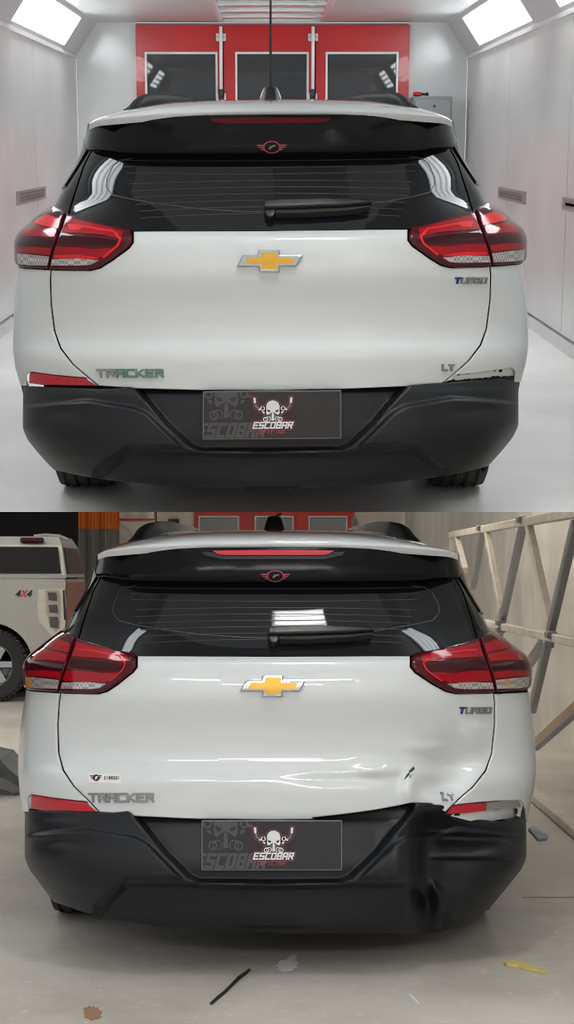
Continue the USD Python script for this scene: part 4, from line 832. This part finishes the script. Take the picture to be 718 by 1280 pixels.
# canopy: tapered box over the bed
def canopy(u0, u1):
    pts = []
    for y, k in ((YP + .02, 0), (YP + 1.66, 1)):
        pts += [(px(116), y, pz(722)), (px(116), y, pz(718)), (wcx - 1.0, y, pz(722))]
        yy_ = y + (.16 if k == 0 else -.16)
        pts += [(px(88), yy_, pz(681)), (px(80), yy_ + (.1 if k == 0 else -.1), pz(671)), (wcx - .98, yy_ + (.1 if k == 0 else -.1), pz(670)), (wcx - 1.0, yy_, pz(680))]
    return trimesh.convex.convex_hull(np.array(pts))
bedlen = px(82); can_pts = []
for y, sgn_ in ((YP + .02, 1), (YP + 1.66, -1)):
    can_pts += [(px(82) + .0, y, pz(722)), (wcx - 1.0, y, pz(722)), (px(82) - .02, y, pz(719)), (px(74), y + sgn_ * .14, pz(681)), (wcx - 1.0, y + sgn_ * .14, pz(679)), (px(68), y + sgn_ * .28, pz(670)), (wcx - 1.0, y + sgn_ * .28, pz(669))]
can = pk.part('canopy', trimesh.convex.convex_hull(np.array(can_pts)), 'pickup_white', smooth=25)
n0 = np.array([(px(76), YP + .02, pz(717)), (px(-60), YP + .02, pz(717)), (px(-60), YP + .125, pz(683)), (px(70), YP + .125, pz(684))]); nn = np.array([0, -.012, .004])
pk.part('canopy_window', trimesh.convex.convex_hull(np.vstack([n0 + nn, n0 + nn + [0, .02, 0]])), 'pickup_glass', can)
e0 = np.array([(px(82) - .004, YP + .16, pz(717)), (px(82) - .004, YP + 1.5, pz(717)), (px(75) - .004, YP + 1.4, pz(684)), (px(75) - .004, YP + .26, pz(684))])
pk.part('rear_window', trimesh.convex.convex_hull(np.vstack([e0 + [.012, 0, 0], e0 - [.02, 0, 0]])), 'pickup_glass', can)
pk.part('canopy_rail', bx(wcx - 1.0, px(82) + .005, YP - .006, YP + .02, pz(723.5), pz(718.5), .006), 'vent_metal', can)
bl2 = pk.part('brake_light', bx(px(22), px(51.5), YP + .12, YP + .2, pz(678), pz(671.5), .012), 'plastic_trim', can)
pk.part('brake_lens', bx(px(25), px(48), YP + .112, YP + .13, pz(676.5), pz(673), .004), 'brake_red', bl2)
pk.part('roof_rail', tube([(px(36), YP + .32, pz(669.5)), (px(50), YP + .32, pz(668)), (px(68), YP + .32, pz(669)), (px(80), YP + .32, pz(674))], .02, 10), 'vent_metal', can)
ys = YP - .012
def face(q): return Polygon([(px(u), pz(v)) for u, v in q])
tlp = pk.part('tail_light', plate(face([(47.5, 737), (81, 736), (82.5, 750), (82, 780), (76, 792), (66, 796), (50, 778), (47, 765)]), ys, YP + .03), 'cover_film', label='tail lamp covered in pale masking film')
pk.part('lamp_recess', plate(face([(57, 738), (73, 737.5), (76, 745), (76, 785), (70, 790), (62, 780), (58, 765)]), ys - .005, YP), 'lamp_recess', tlp)
for y0_, y1_, k in ((740.5, 751, 0), (756, 766.5, 1), (771, 785, 2)): pk.part('lamp_cell', plate(face([(60 + k, y0_), (70.5 + k, y0_), (72 + k, (y0_ + y1_) / 2), (71.5 + k, y1_), (61.5 + k, y1_ - 1)]), ys - .012, YP), 'lamp_cell', tlp)
pk.part('lamp_edge', plate(face([(78.5, 738), (81, 737), (83, 775), (80.5, 775)]), ys - .006, YP), 'plastic_trim', tlp)
for gl_, mm in zip(word('4X4', 18.5, 39, 737.5, 746.5, 2.0, .3, .05), ('plastic_trim', 'reflector_red', 'plastic_trim')):
    pk.part('decal_letter', plate(shapely.transform(gl_, lambda q: np.stack([np.array([px(a) for a in q[:, 0]]), np.array([pz(b) for b in q[:, 1]])], -1)), YP - .004, YP), mm, smooth=False)
pk.part('tailgate_gap', bx(px(82) - .012, px(82) + .004, YP + .015, YP + .03, pz(795), pz(727), 0), 'shut_gap')
pk.part('rear_bumper', bx(px(82) - .25, px(82) + .10, YP + .1, YP + 1.6, .40, .55, .03), 'plastic_trim')
for yk in (YP + .15, YP + 1.55):
    for xc in (wcx, wcx - 3.1):
        w = pk.empty('wheel'); R = wr_; hw = .13
        gr = [(R * .62, -hw * .9), (R * .93, -hw), (R * .99, -hw * .85)] + [x for k in range(5) for x in ((R, -hw * .7 + k * .042), (R - .012, -hw * .7 + k * .042 + .004), (R - .012, -hw * .7 + k * .042 + .012), (R, -hw * .7 + k * .042 + .016))] + [(R * .99, hw * .85), (R * .93, hw), (R * .62, hw * .9), (R * .6, 0)]
        T = trimesh.transformations.rotation_matrix(np.pi / 2, (0, 0, 1))
        ty = lathe(gr, 60); ty.apply_transform(T); ty.apply_translation([xc, yk, R]); pk.part('tire', ty, 'rubber', w, smooth=25)
        lugs = []
        for a in range(44):
            an = a * 2 * np.pi / 44; lugs.append(beam((-hw * .98, R * .99 * math.cos(an), R * .99 * math.sin(an)), (-hw * .55, R * 1.0 * math.cos(an + .04), R * 1.0 * math.sin(an + .04)), .03, .018, (0, math.cos(an), math.sin(an))))
            lugs.append(beam((hw * .98, R * .99 * math.cos(an), R * .99 * math.sin(an)), (hw * .55, R * math.cos(an + .04), R * math.sin(an + .04)), .03, .018, (0, math.cos(an), math.sin(an))))
        lg = cat(lugs); lg.apply_transform(T); lg.apply_translation([xc, yk, R]); pk.part('tread', lg, 'tread_rubber', w, kind='stuff')
        d = -1 if yk < YP + .8 else 1
        rim = [lathe([(R * .60, -hw * .7), (R * .63, -hw * .9), (R * .63, hw * .9), (R * .60, hw * .7), (R * .57, hw * .6), (R * .57, -hw * .6)], 36)] + [beam((-d * hw * .6, .03 * math.cos(a), .03 * math.sin(a)), (-d * hw * .6, R * .58 * math.cos(a), R * .58 * math.sin(a)), .07, .04) for a in np.arange(6) * np.pi / 3]
        rim = cat(rim); rim.apply_transform(T); rim.apply_translation([xc, yk, R]); pk.part('rim', rim, 'alloy', w)
pk.part('wheel_well', bx(wcx - .48, wcx + .48, YP + .35, YP + 1.35, .35, .95), 'shut_gap'); pk.part('underbody', bx(wcx - 3.7, px(82) - .1, YP + .35, YP + 1.35, .32, .5), 'shut_gap')
# things lying about
yb_ = float(LOW.on_z(5, 994)[1])
def arcpiece(u0, v0, u1, v1, y, th, mat_): pass
sc = Thing(LOW, 'car_part', 'dark curved plastic car part lying on the floor at the left edge', 'car part', tuple(LOW.on_z(0, 994)))
def curved(top, bot, y, dep):
    tpts = np.array([LOW.P(u, v, y) for u, v in top]); bpts = np.array([LOW.P(u, v, y) for u, v in bot])
    n = len(tpts); V = np.vstack([tpts, bpts, tpts + [0, dep, 0], bpts + [0, dep, 0]]); f = []
    for i in range(n - 1):
        for a, b in ((0, 1), (1, 3), (3, 2), (2, 0)): p, q_ = a * n + i, b * n + i; f += [(p, q_, q_ + 1), (p, q_ + 1, p + 1)]
    for i in (0, n - 1): f += [(i, n + i, 3 * n + i), (i, 3 * n + i, 2 * n + i)]
    m = trimesh.Trimesh(V, f, process=False); trimesh.repair.fix_normals(m); return m
sc.part('outer_skin', curved([(-60, 945), (-30, 942), (0, 949), (5, 955), (14, 964), (25, 973)], [(-60, 965), (-30, 963), (0, 971.5), (5, 973), (14, 978), (25, 984)], yb_, .5), 'scrap_plastic', smooth=30)
sc.part('inner_skin', curved([(-60, 965), (-30, 963), (0, 971.5), (5, 973), (14, 978), (25, 984)], [(-60, 985), (-30, 984), (0, 987), (6, 988), (14, 992), (24, 990)], yb_ + .01, .45), 'scrap_grey', smooth=30)
sc.part('lip', curved([(-60, 985), (-30, 984), (0, 987), (6, 988), (14, 992), (24, 990)], [(-60, 994), (-30, 993.5), (0, 993.5), (6, 994), (14, 996), (24, 993)], yb_ - .01, .4), 'scrap_plastic', smooth=30)
def ribbon(pts, w, h=.004):
    P_ = np.array([LOW.on_z(u, v) for u, v in pts]); d = np.gradient(P_, axis=0); n = np.stack([-d[:, 1], d[:, 0], 0 * d[:, 0]], -1); n /= np.linalg.norm(n, axis=1)[:, None]; w = np.broadcast_to(w, len(P_))[:, None]
    V = np.vstack([P_ + n * w + [0, 0, .001], P_ - n * w + [0, 0, .001], P_ + n * w + [0, 0, h], P_ - n * w + [0, 0, h]]); k = len(P_); f = []
    for i in range(k - 1):
        for a, b in ((0, 1), (1, 3), (3, 2), (2, 0)): p, q_ = a * k + i, b * k + i; f += [(p, q_, q_ + 1), (p, q_ + 1, p + 1)]
    for i in (0, k - 1): f += [(i, k + i, 3 * k + i), (i, 3 * k + i, 2 * k + i)]
    m = trimesh.Trimesh(V, f, process=False); trimesh.repair.fix_normals(m); return m
single(LOW, 'tape_strip', 'crumpled yellow strip of tape on the floor at lower right', 'tape', ribbon([(633, 1204.5), (640, 1206.5), (648, 1208), (655, 1208.5), (662, 1212), (672, 1214), (683, 1217)], [.012, .024, .020, .024, .018, .014, .010], .010), 'yellow_tape')
single(LOW, 'rubber_strip', 'thin bent black rubber strip lying on the concrete floor', 'strip', tube([LOW.on_z(u, v) + [0, 0, .005] for u, v in ((264, 1256.5), (272, 1249), (281, 1242), (290, 1233), (299, 1224), (306, 1219), (312, 1214))], [.004, .005, .005, .005, .006, .006, .004], 8), 'rubber')
def blot(u, v, ru, rv, seed):
    r = np.random.RandomState(seed); a = np.linspace(0, 2 * np.pi, 26, endpoint=False); k = 1 + .45 * (r.rand(26) - .5)
    P_ = np.array([LOW.on_z(u + ru * k_ * math.cos(t_), v + rv * k_ * math.sin(t_)) for t_, k_ in zip(a, k)]); m = trimesh.creation.extrude_polygon(Polygon(P_[:, :2]).buffer(0), .0012, engine='earcut'); m.apply_translation([0, 0, .0004]); return m
single(LOW, 'paint_splash', 'pale paint splash on the floor below the number plate', 'splash', cat([blot(359, 1207, 12, 8, 1), blot(366, 1197, 5, 3, 4)]), 'paint_splash')
single(LOW, 'stain', 'rusty orange stain on the floor at lower left', 'stain', blot(116, 1267, 12, 9, 2), 'rust_stain')
single(LOW, 'paint_drip', 'short white scratch of dried paint below the bumper', 'drip', ribbon([(512, 1243), (516, 1247), (520, 1251), (524, 1255)], .003, .002), 'paint_splash')

# ------------------------------------------------------------------ workshop lamps: above and behind the camera, and under the deck
def lamp(name, label, cx, cy, z, lx_, ly_, m, group, n=4, lip=0.0, out=0.0):
    l = Thing(LOW, name, label, 'light', (cx, cy, z), group=group)
    l.part('housing', cat([bx(cx - lx_ / 2, cx + lx_ / 2, cy - ly_ / 2, cy + ly_ / 2, z + .08, z + .09), bx(cx - lx_ / 2, cx + lx_ / 2, cy - ly_ / 2, cy - ly_ / 2 + .01, z, z + .08), bx(cx - lx_ / 2, cx + lx_ / 2, cy + ly_ / 2 + out - .01, cy + ly_ / 2 + out, z - lip, z + .08), bx(cx - lx_ / 2, cx + lx_ / 2, cy + ly_ / 2 - .01, cy + ly_ / 2 + out, z + .07, z + .09)]), 'lamp_reflector', smooth=False)
    for k in range(n):
        y = cy + ly_ * ((k + .5) / n - .5); l.part('tube', tube([(cx - lx_ / 2 + .02, y, z + .04), (cx, y, z + .04), (cx + lx_ / 2 - .02, y, z + .04)], .025, 12), m)
lamp('hall_light', 'small four-tube workshop lamp hanging just ahead of the deck', .27, 3.90, 3.50, .54, .44, 'tube_hall', None, lip=.32, out=.17)
for i, (x, y) in enumerate(((-2.3, -2.2), (.85, -2.2), (0, -3.6))):
    lamp('hall_light', f'long four-tube workshop lamp hanging behind the camera, {("left", "right", "rear")[i]} one', x, y, 3.2, 2.4, .6, 'tube_hall', None, lip=.06)
for i, (x, y, z) in enumerate(((0.2, 8.6, 1.86), (-3.6, 13.0, 3.2), (.4, 12.5, 2.9), (-.2, 21.5, 4.505))):
    lamp('deep_light', f'tube lamp under the deck, {("first", "left", "right", "farthest")[i]} from the front', x, y, z, 1.5, .5, 'tube_deep' if i else 'tube_dim', None, 3)
